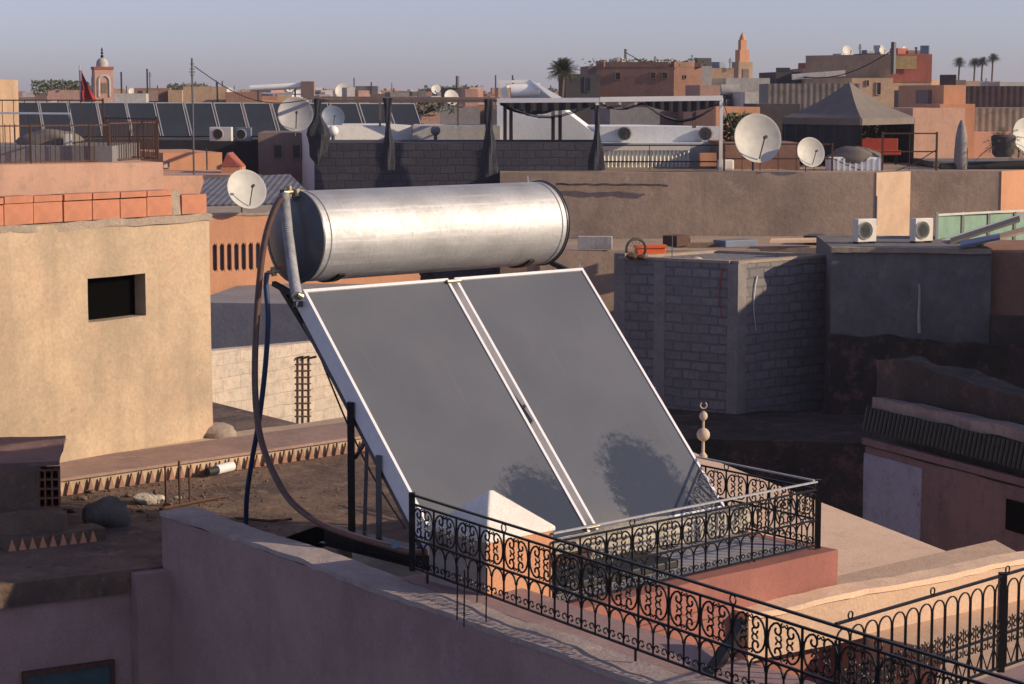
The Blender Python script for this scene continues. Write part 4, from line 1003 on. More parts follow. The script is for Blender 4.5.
# white long water tube above the left skyline
a, b = P(250, 88.5, 68), P(303, 85.5, 68)
t = empty('roof_tank', P(275, 100, 68), 'long white horizontal tube on a frame above the left skyline', 'tank')
MB().tube([a, b], .10, 12).build('tube', 'white_paint', t, smooth=True)
for k in (.15, .85):
    p_ = a.lerp(b, k); MB().bar(p_, (p_.x, p_.y, P(275, 101, 68).z), .05).build('leg', 'iron_grey', t)
MB().cbox(P(308, 97, 68), .42, .4, .5, 90).build('cistern', 'far_brown', t)
MB().bar(P(262, 93, 68), P(330, 95.5, 68), .05).build('rail', 'alu', t)

# ================================================================== MIDDLE: tarp wall, pergolas, white terrace
h = corner_house('tarp_wall', 'dark blue grey block wall of a rooftop terrace behind the tank', 'wall', None, 314, 602, 143, 55.5, 'dark_blocks', azR=88.3, azL=0)
tz = roofz(h)
h = corner_house('white_parapet', 'white parapet wall with a white globe lamp above the dark terrace wall', 'wall', None, 318, 412, 125.5, 60, 'white_plaster', azR=76, azL=-14)
h = corner_house('grey_parapet', 'grey parapet wall right of the white one with a dark globe lamp', 'wall', None, 412.6, 500, 126, 60, 'far_white', azR=88, azL=-2)
def globe(label, px, py, rpx, d, mat):
    c = P(px, py, d); t = empty('globe_lamp', c - Vector((0, 0, .25)), label, 'lamp')
    MB().ball(c, rpx * d / F, 16).build('globe', mat, t, smooth=True); MB().tube([c - Vector((0, 0, .32)), c - Vector((0, 0, rpx * d / F * .8))], .05, 8).build('stem', 'iron_grey', t)
    MB().bar(c + Vector((0, 0, -.1)), c + Vector((0, 1.0, -.1)), .04).build('bracket', 'iron_grey', t)
globe('white globe lamp on the white parapet', 333, 131, 5.5, 59.2, 'white_paint')
globe('dark grey globe lamp on the grey parapet', 435.5, 130.5, 5, 59.2, 'far_grey')
def drape(label, px, d, y0, y1, prof, mat='cloth_dark'):
    """gathered curtain; prof = half widths in columns from top to bottom"""
    m = MB(); n = 20; ps = []; K_ = len(prof) * 4
    for j in range(K_ + 1):
        k = j / K_ * (len(prof) - 1); i0 = min(int(k), len(prof) - 2); wv = (prof[i0] * (1 - (k - i0)) + prof[i0 + 1] * (k - i0)) * d / F
        y = y0 + (y1 - y0) * j / K_; c = P(px, y, d)
        for i in range(n):
            an = 2 * math.pi * i / n; rr = wv * (1 + .22 * math.sin(an * 5 + j * .15 + px))
            ps.append(c + Vector((math.cos(an) * rr, math.sin(an) * rr * .7, 0)))
    fs = [(j * n + i, (j + 1) * n + i, (j + 1) * n + (i + 1) % n, j * n + (i + 1) % n) for j in range(K_) for i in range(n)]
    fs += [tuple(range(n)), tuple(K_ * n + i for i in range(n))[::-1]]
    o = m.add(ps, fs).build('curtain', mat, smooth=True); tag(o, label, 'curtain')
drape('bunched dark curtain at the left end of the pergola', 318, 55.0, 99, 164, (4, 3, 2.5, 5, 9, 11, 9, 8, 7, 2))
drape('second bunched dark curtain along the pergola, its hem flared', 388, 55.0, 98, 170, (4.5, 3, 3, 2, 3, 5, 6, 6.5, 6))
drape('dark curtain at the joint between both pergolas', 489, 55.0, 99, 178, (4, 4, 4, 3, 5, 6, 7, 8, 9))
drape('dark curtain tied round the pale post of the right pergola', 597, 55.0, 105, 170, (3, 2, 2.5, 2, 3, 4.5, 6.5, 7.5, 8))
def posts(par, lst, d, mat, w=.07):
    for px, y0, y1 in lst:
        a = P(px, y1, d); MB().bar(a, (a.x, a.y, P(px, y0, d).z), w).build('post', mat, par)
t = empty('pergola', P(400, 143, 56.5), 'left pergola frame with dark curtains above the dark terrace wall', 'pergola')
posts(t, ((318, 98, 146), (388, 98, 146), (489, 99, 148)), 56.3, 'iron_grey', .09)
MB().bar(P(303, 97.5, 56.3), P(500, 98.5, 56.3), .065).build('beam', 'far_brown', t)
MB().bar(P(312, 101, 60), P(500, 100.5, 60), .10).build('beam', 'far_brown', t)
MB().bar(P(318, 96.5, 56.4), P(330, 97.5, 60), .08).build('beam', 'far_brown', t)
MB().bar(P(489, 98, 56.4), P(497, 98.5, 60), .08).build('beam', 'far_brown', t)
posts(t, ((380, 101, 126), (458, 101, 126)), 60.4, 'far_brown', .06)
t = empty('pergola', P(600, 170, 56.5), 'right pergola with white front beam and dark rolled canopy', 'pergola')
posts(t, ((597, 98, 171), (720.5, 98, 171)), 56.0, 'white_paint', .09)
MB().bar(P(497, 100.5, 56), P(600, 100, 56), .12).build('beam', 'alu_matt', t)
MB().bar(P(600, 99.5, 56), P(722.5, 98, 56), .13).build('beam', 'white_paint', t)
MB().bar(P(520, 105, 60), P(722, 103, 60), .08).build('beam', 'far_brown', t)
posts(t, ((505, 103, 146), (511, 103, 146), (553, 104, 146), (560, 104, 146), (694, 104, 128)), 58.8, 'far_brown', .10)
def canopy(par, x0, x1, y, sag, d0, d1):
    m = MB(); nx, ny = 24, 6; vs = []
    for top in (0, 1):
        for j in range(ny + 1):
            for i in range(nx + 1):
                px = x0 + (x1 - x0) * i / nx; d = d0 + (d1 - d0) * j / ny
                c = P(px, y, d0); z = c.z + abs(math.sin(i * 1.1)) * -.02 - sag * (math.sin(math.pi * i / nx)) - .04 * top
                r_ = P(px, y, d); vs.append((r_.x, r_.y, z))
    q = (nx + 1) * (ny + 1)
    fs = [(j * (nx + 1) + i, j * (nx + 1) + i + 1, (j + 1) * (nx + 1) + i + 1, (j + 1) * (nx + 1) + i) for j in range(ny) for i in range(nx)]
    fs += [tuple(v + q for v in f[::-1]) for f in fs]
    m.add(vs, fs).build('canopy', 'canopy_dark', par, smooth=True)
canopy(t, 499, 595, 102, .38, 56.2, 59.5); canopy(t, 600, 642, 102, .16, 56.3, 60); canopy(t, 643, 720, 102, .48, 56.2, 60)
def valance(x0, x1, y, d, hmin, hmax, seed):
    m = MB(); n = 40; rn = random.Random(seed); ps = []
    for i in range(n + 1):
        f = i / n; p = P(x0 + (x1 - x0) * f, y, d); p.y += .015 * math.sin(i * 1.3); hh = hmin + (hmax - hmin) * (math.sin(math.pi * f) ** .7) * rn.uniform(.96, 1.04)
        ps.append((p, p - Vector((0, -.02, hh)), p - Vector((0, -.07, hh)), p + Vector((0, .05, 0))))
    for i in range(n):
        a_, b_ = ps[i], ps[i + 1]; k0 = len(m.v); m.v += [Vector(v) for v in a_ + b_]
        m.f += [(k0, k0 + 1, k0 + 5, k0 + 4), (k0 + 1, k0 + 2, k0 + 6, k0 + 5), (k0 + 2, k0 + 3, k0 + 7, k0 + 6), (k0 + 3, k0, k0 + 4, k0 + 7)]
    m.build('rolled_shade', 'canopy_dark', t)
valance(500, 594, 101.3, 56.4, .10, .26, 1); valance(645, 719, 100.6, 56.5, .08, .30, 2); valance(505, 560, 104, 58.9, .1, .3, 3)
# canopy ridge strips
m = MB()
for i in range(5): m.bar(P(560 + i * 16, 108.5, 58.5), P(572 + i * 16, 103.5, 56.5), .07)
m.build('slats', 'far_white', t)
# white gable wall with a stair slope
wh = empty('white_stairhouse', P(540, 145, 62), 'white stair house with a long sloping parapet behind the pergola', 'house')
pr = [P(497, 102, 61), P(497, 150, 61), P(612, 150, 61), P(612, 141, 61), P(590, 130, 61), P(560, 107, 61), P(540, 102, 61)]
m = MB(); b_ = [p + Vector((.2, 2.6, 0)) for p in pr]; n = len(pr)
m.add(pr + b_, [tuple(range(n)), tuple(range(n, 2 * n))[::-1]] + [(i, n + i, n + (i + 1) % n, (i + 1) % n) for i in range(n)]); m.build('wall', 'bluewhite_plaster', wh)
# its solar heater
sh = empty('solar_water_heater', P(530, 98, 66), 'distant white solar water heater on the white stair house', 'water heater')
a, b = P(511, 90.5, 66), P(540, 89.5, 66)
MB().tube([a, b], .20, 16).build('tank', 'white_paint', sh, smooth=True)
m = MB(); pts_ = [P(498, 80.5, 66), P(530, 79.5, 66), P(562, 97.5, 65), P(553, 99, 65), P(529, 82.5, 66), P(505, 83, 66), P(509, 99, 66), P(503, 99, 66)]
b_ = [p + Vector((0, .25, 0)) for p in pts_]; n = len(pts_)
m.add(pts_ + b_, [tuple(range(n)), tuple(range(n, 2 * n))[::-1]] + [(i, n + i, n + (i + 1) % n, (i + 1) % n) for i in range(n)]); m.build('frame', 'white_paint', sh)
MB().obox(P(511, 99, 66.4), (1.3, 0, 0), (0, 1.0, .0), (0, 0, .3)).build('collector', 'dish_blue', sh)
# blue white parapet with two round grilles, balustrade
h = corner_house('blue_white_parapet', 'pale blue parapet with two round dark grilles under the right pergola', 'wall', 521, 600, 722, 126.5, 61, 'bluewhite_plaster', azR=89.5, azL=-30)
for px in (625, 706):
    c = P(px, 133.5, 60.85); o = empty('round_grille', c, 'left round grille on the pale blue parapet' if px < 650 else 'right round grille on the pale blue parapet', 'grille')
    MB().lathe(c + Vector((0, .12, 0)), [(.20, 0), (.20, .1), (.16, .12), (.16, .1), (0, .1)], 20, (0, -1, 0)).build('disc', 'far_grey', o)
    m = MB()
    for k in range(4):
        an = math.pi * k / 4; v_ = Vector((math.cos(an), 0, math.sin(an))) * .17; m.bar(c - v_, c + v_, .02)
    m.build('spokes', 'far_dark', o)
h = corner_house('white_terrace', 'white rooftop terrace wall behind the white balustrade', 'wall', None, 597, 722, 143, 60.2, 'bluewhite_plaster', azR=90, azL=0)
def balustrade(label, x0, x1, y0, y1, d, n):
    a, b = P(x0, y1, d), P(x1, y1, d); h_ = P(x0, y0, d).z - a.z; b.z = a.z
    t = empty('balustrade', a, label, 'balustrade'); u = (b - a)
    MB().obox(a + Vector((0, 0, h_ - .12)), u, (0, .22, 0), (0, 0, .12)).build('top_rail', 'white_paint', t)
    MB().obox(a, u, (0, .22, 0), (0, 0, .1)).build('base', 'white_paint', t)
    for i in range(n):
        c = a + u * ((i + .5) / n) + Vector((0, .11, .1)); H_ = h_ - .22
        MB().lathe(c, [(.045, 0), (.03, H_ * .1), (.065, H_ * .35), (.03, H_ * .75), (.045, H_)], 8).build('baluster', 'white_paint', t, smooth=True)
balustrade('white stone balustrade under the right pergola', 602, 690, 146, 171, 58.5, 22)
fence('thin dark iron railing crossing in front of the white balustrade', P(500, 171, 56.6), P(724, 171, 56.6), P(600, 172, 56.6).z, .73, 1.55, 'iron_black', rails=(.38, .98))
o = MB().cbox(P(725.5, 170, 56.3), .42, .35, .28, 90).build('roof_box', 'white_paint', bevel=.05); tag(o, 'small white box on the brown wall at the end of the balustrade', 'box')

# ================================================================== THE LONG BROWN WALL, RIGHT
h = corner_house('brown_block', 'long brown rendered building wall in shade behind the block house', 'building', None, 500, 876, 172.5, 54.5, 'brown_render', azR=89.2, azL=0)
bzr = roofz(h)
c = h['_c'][2]
R1 = Vector(c); R1.z = 0
R2 = along(Vector((R1.x, R1.y, bzr)), 47, 910); R3 = along(R2, 89, 1001); R4 = along(R3, 47, 1100)
h = empty('brown_block', R1, 'stepped brown building on the right with two sunlit return faces', 'building')
MB().prism([R1.xy, R2.xy, R3.xy, R4.xy, (R4 + Vector((0, 5, 0))).xy, (R1 + Vector((0, 9, 0))).xy], 0, bzr - .004).build('wall', 'brown_render', h)
for a_, b_ in ((R1, R2), (R3, R4)):  # paler panels on the return faces: sunlight put into the colour
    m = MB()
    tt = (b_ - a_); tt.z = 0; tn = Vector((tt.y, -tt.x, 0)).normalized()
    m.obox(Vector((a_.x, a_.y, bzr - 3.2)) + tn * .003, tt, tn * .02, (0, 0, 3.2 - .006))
    m.build('sunlit_face', 'tan_screed' if a_ is R1 else 'orange_plaster', h)
o = MB().gbox(P(556, 186, 54.4), azv(89.2) * 2.9, (0, -.05, 0), (0, 0, .05), .1, .03, 4).build('wall_scar', 'far_dark'); tag(o, 'dark crack line across the brown wall right of the tank', 'crack')
# slopes / debris roof between brown wall and block house
h = corner_house('low_brown_house', 'low brown house roof strewn with boards behind the block house', 'house', None, 540, 760, 251, 49, 'brown_render', azR=86, azL=-4)
h = corner_house('brown_house', 'low shaded house roof filling the gap between block house and grey wall', 'house', None, 690, 850, 247, 50, 'brown_render', azR=95, azL=5)
o = MB().obox(P(770, 243, 49.6), (1.3, 0.2, 0), (.1, .5, .02), (0, 0, .06)).build('board', 'cream_screed'); tag(o, 'pale board lying on the low roof below the brown wall', 'board')

# block house
h = corner_house('block_house', 'unfinished grey block house with a sunlit right corner', 'house', 618, 738, 831, 264, 44, 'grey_blocks', azR=WAZ + 2, azL=-60, parapet=(.06, .22), pmat='mortar')
Cb, Lb, Rb, Bb = [Vector(x) for x in h['_c']]
mm = MB().obox(Cb + Vector((0, 0, -4.0)) - azv(WAZ + 2) * .0, azv(WAZ + 2) * .28, azv(-60) * .28, (0, 0, 4.07)); 
nb = (azv(WAZ + 2 + 90) + azv(-60 - 90)).normalized() * .03
mm = MB().obox(Cb + Vector((0, 0, -4.0)) + azv(WAZ + 92) * .02 + azv(-150) * .02, azv(WAZ + 2) * .26, azv(-60) * .24, (0, 0, 4.0)); mm.build('corner_column', 'column_render', h)
lm = Cb.lerp(Lb, .60); mm = MB().obox(lm + azv(-150) * .006 + Vector((0, 0, -4)), azv(-60) * .26, azv(30) * .2, (0, 0, 3.98)); mm.build('column', 'column_render', h)
lm = Cb.lerp(Lb, .94); mm = MB().obox(lm + azv(-150) * .006 + Vector((0, 0, -4)), azv(-60) * .26, azv(30) * .2, (0, 0, 4.12)); mm.build('column', 'column_render', h)
def onface(p, az, px, py, off=.03):
    n = azv(az + 90); q = hit_plane(px, py, p, n); return q + (n if n.dot(q - Vector((0, 0, 12))) < 0 else -n) * off
def streak(label, f, x, y0, y1, mat, w):
    m = MB(); p = [onface(*f, x + (random.uniform(-.5, .5) - 3 * math.sin(k * .5)) * (k > 0), y0 + (y1 - y0) * k / 6, .03) for k in range(7)]
    m.tube(p, w, 5, r2=w * .4); o = m.build('drip_cable', mat); tag(o, label, 'cable')
streak('red cable hanging down the left face of the block house', (Cb, -60), 723, 268, 318, 'red_paint', .018)
streak('white drip cable on the right face of the block house', (Cb, WAZ + 2), 756, 276, 330, 'tape_white', .018)
# on the block house
cr_ = P(654, 258, 46)
t = empty('orange_crate', cr_, 'bright orange plastic crate on the block house roof corner', 'crate')
m = MB(); W2 = .38
m.obox(cr_ - Vector((W2, 0, 0)), (W2 * 1.7, .1, 0), (-.02, .3, 0), (0, 0, .24)); m.build('body', 'orange_plastic', t, bevel=.02)
MB().obox(cr_ - Vector((W2 + .03, .03, -.22)), (W2 * 1.7 + .06, .1, 0), (-.02, .36, 0), (0, 0, .05)).build('rim', 'orange_plastic', t)
wc = P(636, 249, 45.6)
t = empty('old_wheel', wc - Vector((0, 0, .2)), 'old dark bicycle wheel leaning beside the orange crate', 'wheel')
MB().tube([wc + azv(60) * math.cos(x) * .25 + Vector((0, 0, 1)) * math.sin(x) * .22 for x in [2 * math.pi * i / 20 for i in range(20)]], .03, 6, close=True).build('tyre', 'rubber', t, smooth=True)
m = MB()
for k in range(6):
    an = math.pi * k / 6; v_ = azv(60) * math.cos(an) * .24 + Vector((0, 0, 1)) * math.sin(an) * .21; m.bar(wc - v_, wc + v_, .008)
m.build('spokes', 'iron_rust', t)
for i, (px, py, s) in enumerate(((632, 256, .13), (642, 257, .11), (673, 261, .10), (697, 260, .13), (684, 262, .07), (760, 262, .06))):
    o = rockmesh(P(px, py, 45), s, s, s * .6, i * 3.3, 2).build('rubble_stone', 'iron_rust' if i < 2 else 'white_lump', smooth=True)
    tag(o, ['dark scrap lump under the bicycle wheel', 'dark scrap lump left of the orange crate', 'small pale lump right of the orange crate', 'roundest white lump on the block house roof edge', 'tiny pale lump between the two white lumps on the block house', 'tiny pale lump near the sunlit corner of the block house'][i], 'stone')
mast('thin iron rod standing on the block house roof', 672, 236, 262, 45.6, (), r=.012, name='iron_rod')

# boards and scraps on the low roofs behind the block house
for i, (px, py, d, L_, w_, az_, mt) in enumerate(((700, 247, 48.6, 1.3, .25, 80, 'wood'), (735, 246, 48.8, .9, .5, 60, 'dish_blue'), (815, 243, 51, .8, .4, 20, 'far_dark'), (676, 246, 48.4, .5, .4, 40, 'iron_rust'), (595, 249, 49.2, .8, .2, 95, 'far_white'))):
    c_ = P(px, py, d); o = MB().cbox(c_, L_, w_, .10 + .05 * i, az_).build('scrap_board', mt, bevel=.01)
    tag(o, ['brown plank lying on the low roof behind the orange crate', 'blue grey sheet lying on the low roof behind the block house', 'dark box in the corner under the brown wall', 'rusty box left of the brown plank on the low roof', 'pale batten on the low roof just right of the tank'][i], 'scrap')
# grey building, AC units, glass fence
h = corner_house('grey_building', 'grey rendered building in shade below the two air conditioners', 'building', None, 832, 992, 248, 44.3, 'grey_render', azR=93.5, azL=3.5, z0=0)
gz = roofz(h); GC, GL, GR, GB = [Vector(x) for x in h['_c']]
pp2 = GR + azv(3.5) * .2; p3 = along(Vector((GR.x, GR.y, gz)), 96, 1080)
h2 = empty('orange_annex', GR, 'rust orange annex at the right edge beyond the grey building', 'house')
MB().prism([pp2.xy, p3.xy, (p3 + Vector((0, 4, 0))).xy, (pp2 + Vector((0, 4, 0))).xy], 0, gz - .08).build('wall', 'far_brick', h2)
MB().obox(pp2 + azv(186) * .5 + Vector((0, 0, -6)), azv(96) * 3, azv(6) * .48, (0, 0, 6 - (gz - onface(GC, 93.5, 1000, 316).z))).build('plinth', 'ruin_render', h2)
MB().gbox(GC + Vector((-.02, -.06, -.10)), GR - GC, azv(3.5) * .3, (0, 0, .11), .12, .02, 4).build('coping', 'mortar')
tag(bpy.data.objects['coping.001'] if 'coping.001' in bpy.data.objects else bpy.data.objects['coping'], 'cracked pale coping along the grey building top', 'coping')
o = MB().tube([hit_plane(919 + .4 * math.sin(k), 284 + k * 7, GC, azv(183.5)) + azv(183.5) * .02 for k in range(8)], .022, 5, r2=.04).build('drip_streak', 'dish_grey'); tag(o, 'thin pale drip streak down the middle of the grey building', 'pipe')  # pale drip streak on the wall, modelled as a thin tube
ac('white air conditioner on the grey building roof, sunlit fan grille', 867, 247, 45.6, .50, .50, 62, z=gz)
ac('dark shaded air conditioner beside the green glass screen', 924, 246, 45.8, .50, .50, 60, mat='ac_white', z=gz)
mast('thin pale pipe rising behind the roof air conditioner', 876, 196, 225, 50, (), r=.025, name='vent_pipe')
t = empty('glass_screen', P(940, 246, 47), 'green glass screen fence with a white sloping handrail at the right', 'screen')
for i in range(4):
    a = P(936 + i * 26, 246 - i * 1.4, 47 + i * 1.2); b = P(936 + (i + 1) * 26 - 1, 246 - (i + 1) * 1.4, 47 + (i + 1) * 1.2)
    MB().obox(a, b - a, (0, .03, 0), (0, 0, .70)).build('pane', 'screen_green', t)
    MB().bar(a + Vector((0, -.03, 0)), a + Vector((0, -.03, .76)), .06).build('post', 'dish_white', t)
MB().bar(P(936, 215, 46.95), P(1040, 209.5, 51.7), .05).build('top_rail', 'dish_white', t)
MB().bar(P(937, 243, 46.8), P(1032, 212, 46.8), .07).build('handrail', 'white_paint', t)
for i, (x0, y0, x1, y1, mt) in enumerate(((950, 245, 1020, 222, 'canopy_grey'), (975, 247, 1030, 232, 'tan_screed'), (960, 248, 1000, 240, 'dish_blue'))):
    a, b = P(x0, y0, 45.5 - i * .8), P(x1, y1, 45.8 - i * .8)
    o = MB().obox(a, b - a, (.15, .7, .05), (0, 0, .05)).build('loose_sheet', mt); tag(o, ['long grey sheet leaning below the white handrail', 'tan board leaning at the right edge above the grey building', 'blue grey sheet lying on the grey building roof end'][i], 'sheet')

# ================================================================== THE DARK YARD, RIGHT
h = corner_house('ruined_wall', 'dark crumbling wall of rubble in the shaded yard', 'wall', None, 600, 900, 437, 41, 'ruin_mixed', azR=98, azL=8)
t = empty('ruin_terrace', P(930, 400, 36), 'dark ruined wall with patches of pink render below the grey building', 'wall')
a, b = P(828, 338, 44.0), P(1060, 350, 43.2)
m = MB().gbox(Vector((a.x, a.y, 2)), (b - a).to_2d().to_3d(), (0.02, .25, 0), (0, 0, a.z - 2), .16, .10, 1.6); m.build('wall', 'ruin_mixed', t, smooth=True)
for i, (x0, x1, y0, y1) in enumerate(()):
    a_, b_ = P(x0, y1, 37.6 - .5 * i * 0), P(x1, y1, 37.3)
    o = MB().gbox(a_ , b_ - a_, (0, .35, 0), (0, 0, P(x0, y0, 37.5).z - a_.z), .12, .05, 2).build('render_patch', 'ruin_pink', t, smooth=True)
# tile-corniced house
ca_, cb2 = P(866, 396, 31), P(1060, 437, 27.0)
cu = (cb2 - ca_); cu.z = 0; cz = ca_.z; cn = azv(math.degrees(math.atan2(cu.x, cu.y)) + 90)
t = empty('tiled_house', ca_, 'dim pink house with a green tiled eave and pale whitewashed corner in the yard', 'house')
MB().gbox(Vector((ca_.x, ca_.y, 3)), cu, -cn * 3, (0, 0, cz - 3 - .75), .3, .02, 1).build('wall', 'ruin_pink', t, smooth=True)
slope = Vector((0, 0, -1)); 
top = lambda k: ca_ + cu * k + Vector((0, 0, (P(866 + (1060 - 866) * 0, 396, 31).z - cz)))
MB().gbox(ca_ + Vector((0, 0, -.17)) - cn * .1, cu, -cn * .25, (0, 0, .16), .15, .03, 2).build('parapet', 'tile_strip', t, smooth=True)
m = MB(); n = 44
for i in range(n):
    p = ca_ + cu * ((i + .5) / n); w_ = cu.length / n
    m.tube([p + Vector((0, 0, -.16)) - cn * .02, p + Vector((0, 0, -.50)) + cn * .055], w_ * .36, 8)
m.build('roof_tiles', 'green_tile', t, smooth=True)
MB().obox(ca_ + Vector((0, 0, -.72)), cu, cn * .06, (0, 0, .10)).build('moulding', 'ruin_pink', t)
q0, q1 = ca_ + cn * .02, ca_ + cu * .33 + cn * .02
MB().gbox(Vector((q0.x, q0.y, 3)), (q1 - q0).to_2d().to_3d(), -cn * .03, (0, 0, cz - 3 - .85), .25, .01, 1).build('whitewash', 'ruin_white', t, smooth=True)
wp = hit_plane(1008, 513, ca_, cn); 
MB().obox(wp + cn * .01 + Vector((0, 0, -.22)), cu.normalized() * .6, cn * .03, (0, 0, .42)).build('window', 'dark', t)
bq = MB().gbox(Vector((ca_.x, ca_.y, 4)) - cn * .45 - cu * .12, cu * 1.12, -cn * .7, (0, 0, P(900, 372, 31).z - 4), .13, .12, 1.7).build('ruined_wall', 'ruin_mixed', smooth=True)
tag(bq, 'crumbling wall with torn pink render rising behind the green tiled eave', 'wall')
dishrub = P(902, 488, 29.6)

# ================================================================== ROOFTOPS BEHIND THE BROWN WALL (right)
# terrace clutter on the brown building
dish('big cream satellite dish above the brown wall, largest on the right', 758, 138, 24.5, 54.8, 165, 12, 171, name='satellite_dish')
dish('smaller cream satellite dish right of the big one on the brown wall', 811, 152, 15, 54.6, 160, 15, 173)
MB_ = MB
h = corner_house('rusty_shed', 'low rusty brown shed wall under the big satellite dish', 'shed', None, 722, 800, 143, 57, 'far_brick', azR=90, azL=0)
o = MB().gbox(P(700, 166, 57), (.45, 0, 0), (0, .4, 0), (0, 0, .35), .1, .03, 3).build('roof_box', 'orange_plaster', smooth=True); tag(o, 'small orange brick stub beside the white box under the big dish', 'stub')
fence('thin iron railing from the big dish to the white tank box', P(724, 171, 55.6), P(832, 173, 55.6), bzr, .72, .45, 'iron_rust', rails=(.45, .98))
fence('thin rusty iron railing in front of the gazebo on the right', P(882, 174, 56), P(936, 175, 56), bzr, 1.0, .5, 'iron_rust', rails=(.5, .98))
# pleated white water box
t = empty('ribbed_tank', P(856, 174, 56), 'white ribbed plastic box on the brown wall under the gazebo', 'tank')
a, b = P(829, 174, 56), P(882, 174, 56); zz_ = P(856, 157, 56).z - a.z
MB().obox(a, b - a, (0, .7, 0), (0, 0, zz_)).build('box', 'white_paint', t, bevel=.02)
for i in range(9):
    p_ = a.lerp(b, (i + .5) / 9); MB().bar(p_ + Vector((0, -.02, .05)), p_ + Vector((0, -.02, zz_ - .04)), .05, .04).build('rib', 'bluewhite_plaster', t)
o = rockmesh(P(852, 156, 56.3), .7, .35, .28, 2.2, 3).build('sack_heap', 'canopy_grey', smooth=True); tag(o, 'heap of crumpled grey sacks on the white ribbed box', 'heap')
def bush(name, label, px, py, d, r, hgt, n, mat='leaf', cat='plant', group=None, sz=.10):
    n = n * 4
    c = P(px, py, d); t = empty(name, c, label, cat, group); m = MB(); rnd = random.Random(px * 7 + py)
    for i in range(n):
        an = rnd.uniform(0, 6.28); rr = r * math.sqrt(rnd.random()); z = hgt * rnd.random() ** .8
        q = c + Vector((math.cos(an) * rr, math.sin(an) * rr, z)); s_ = min(r * .22, sz) * rnd.uniform(.5, 1.3)
        u = Vector((rnd.uniform(-1, 1), rnd.uniform(-1, 1), rnd.uniform(-.6, 1))).normalized() * s_; v = u.orthogonal().normalized() * s_ * .5
        m.add([q - u, q + v, q + u, q - v], [(0, 1, 2, 3)])
    m.build('leaves', mat, t)
    mm = MB()
    for i in range(5):
        an = i * 1.3; mm.tube([c, c + Vector((math.cos(an) * r * .6, math.sin(an) * r * .6, hgt * .7))], r * .04, 4)
    mm.build('stems', 'palm_trunk', t); return t
# gazebo
gz_t = empty('gazebo', P(850, 172, 60), 'square gazebo with a grey pyramid canopy, dark cloth sides at its left', 'gazebo')
ap = P(848, 82, 61.5); e = [P(783, 117, 61), P(861, 118.5, 58.5), P(914, 116, 61.5), P(845, 115, 64)]
zE = P(861, 118, 58.5).z
e = [Vector((p.x, p.y, zE)) for p in e]; cpt = sum(e, Vector()) / 4; ap = Vector((ap.x, cpt.y, ap.z))
m = MB()
for i in range(4):
    a, b = e[i], e[(i + 1) % 4]; k0 = len(m.v); n = 8
    for j in range(n + 1):
        f = j / n
        for q in range(7):
            g_ = q / 6; p_ = ap.lerp(a.lerp(b, f), g_); sag = -.10 * math.sin(math.pi * g_) - .05 * math.sin(math.pi * f) * g_
            m.v.append(p_ + Vector((0, 0, sag)))
    for j in range(n):
        for q in range(6): m.f.append((k0 + j * 7 + q, k0 + j * 7 + q + 1, k0 + (j + 1) * 7 + q + 1, k0 + (j + 1) * 7 + q))
m.build('canopy', 'canopy_grey', gz_t)
for i in range(4):
    a, b = e[i], e[(i + 1) % 4]; MB().obox(a - Vector((0, 0, .2)), b - a, (b - a).cross(Vector((0, 0, 1))).normalized() * .03, (0, 0, .19)).build('valance', 'canopy_grey' , gz_t)
    MB().bar((a.x * .98 + cpt.x * .02, a.y * .98 + cpt.y * .02, bzr), (a.x * .98 + cpt.x * .02, a.y * .98 + cpt.y * .02, zE - .02), .09).build('post', 'iron_black', gz_t)
for (i, j, k) in ((0, 1, 1.0), (3, 0, 1.0), (2, 3, .5)):
    a, b = e[i], e[i].lerp(e[j], k); m = MB(); n = 20
    pts_ = [a.lerp(b, q / n) + (b - a).cross(Vector((0, 0, 1))).normalized() * .05 * math.sin(q * 1.9) for q in range(n + 1)]
    for q in range(n):
        p_, r_ = pts_[q], pts_[q + 1]; m.add([(p_.x, p_.y, bzr), (r_.x, r_.y, bzr), (r_.x, r_.y, zE - .2), (p_.x, p_.y, zE - .2), (p_.x, p_.y + .03, bzr), (r_.x, r_.y + .03, bzr), (r_.x, r_.y + .03, zE - .2), (p_.x, p_.y + .03, zE - .2)], [(0, 1, 2, 3), (7, 6, 5, 4)])
    m.build('curtain', 'cloth_dark', gz_t)
# red bench inside
rb = empty('red_bench', P(878, 172, 60.5), 'bright red bench inside the open side of the gazebo', 'bench')
a = P(861, 151, 60.5); MB().obox((a.x, a.y, a.z - .12), (1.15, 0, 0), (0, .5, 0), (0, 0, .14)).build('seat', 'red_paint', rb, bevel=.02)
MB().obox((a.x, a.y + .5, a.z - .1), (1.15, 0, 0), (0, .08, 0), (0, 0, .45)).build('backrest', 'red_paint', rb, bevel=.02)
for dx in (.06, 1.05): MB().bar((a.x + dx, a.y + .25, bzr), (a.x + dx, a.y + .25, a.z - .12), .07).build('leg', 'iron_black', rb)
bush('roof_plants', 'potted plants behind the red bench under the gazebo', 884, 146, 62.5, .8, .6, 160)
bush('dry_shrub', 'twiggy shrub against the pink wall left of the big dish', 739, 150, 59, .5, 1.0, 140)
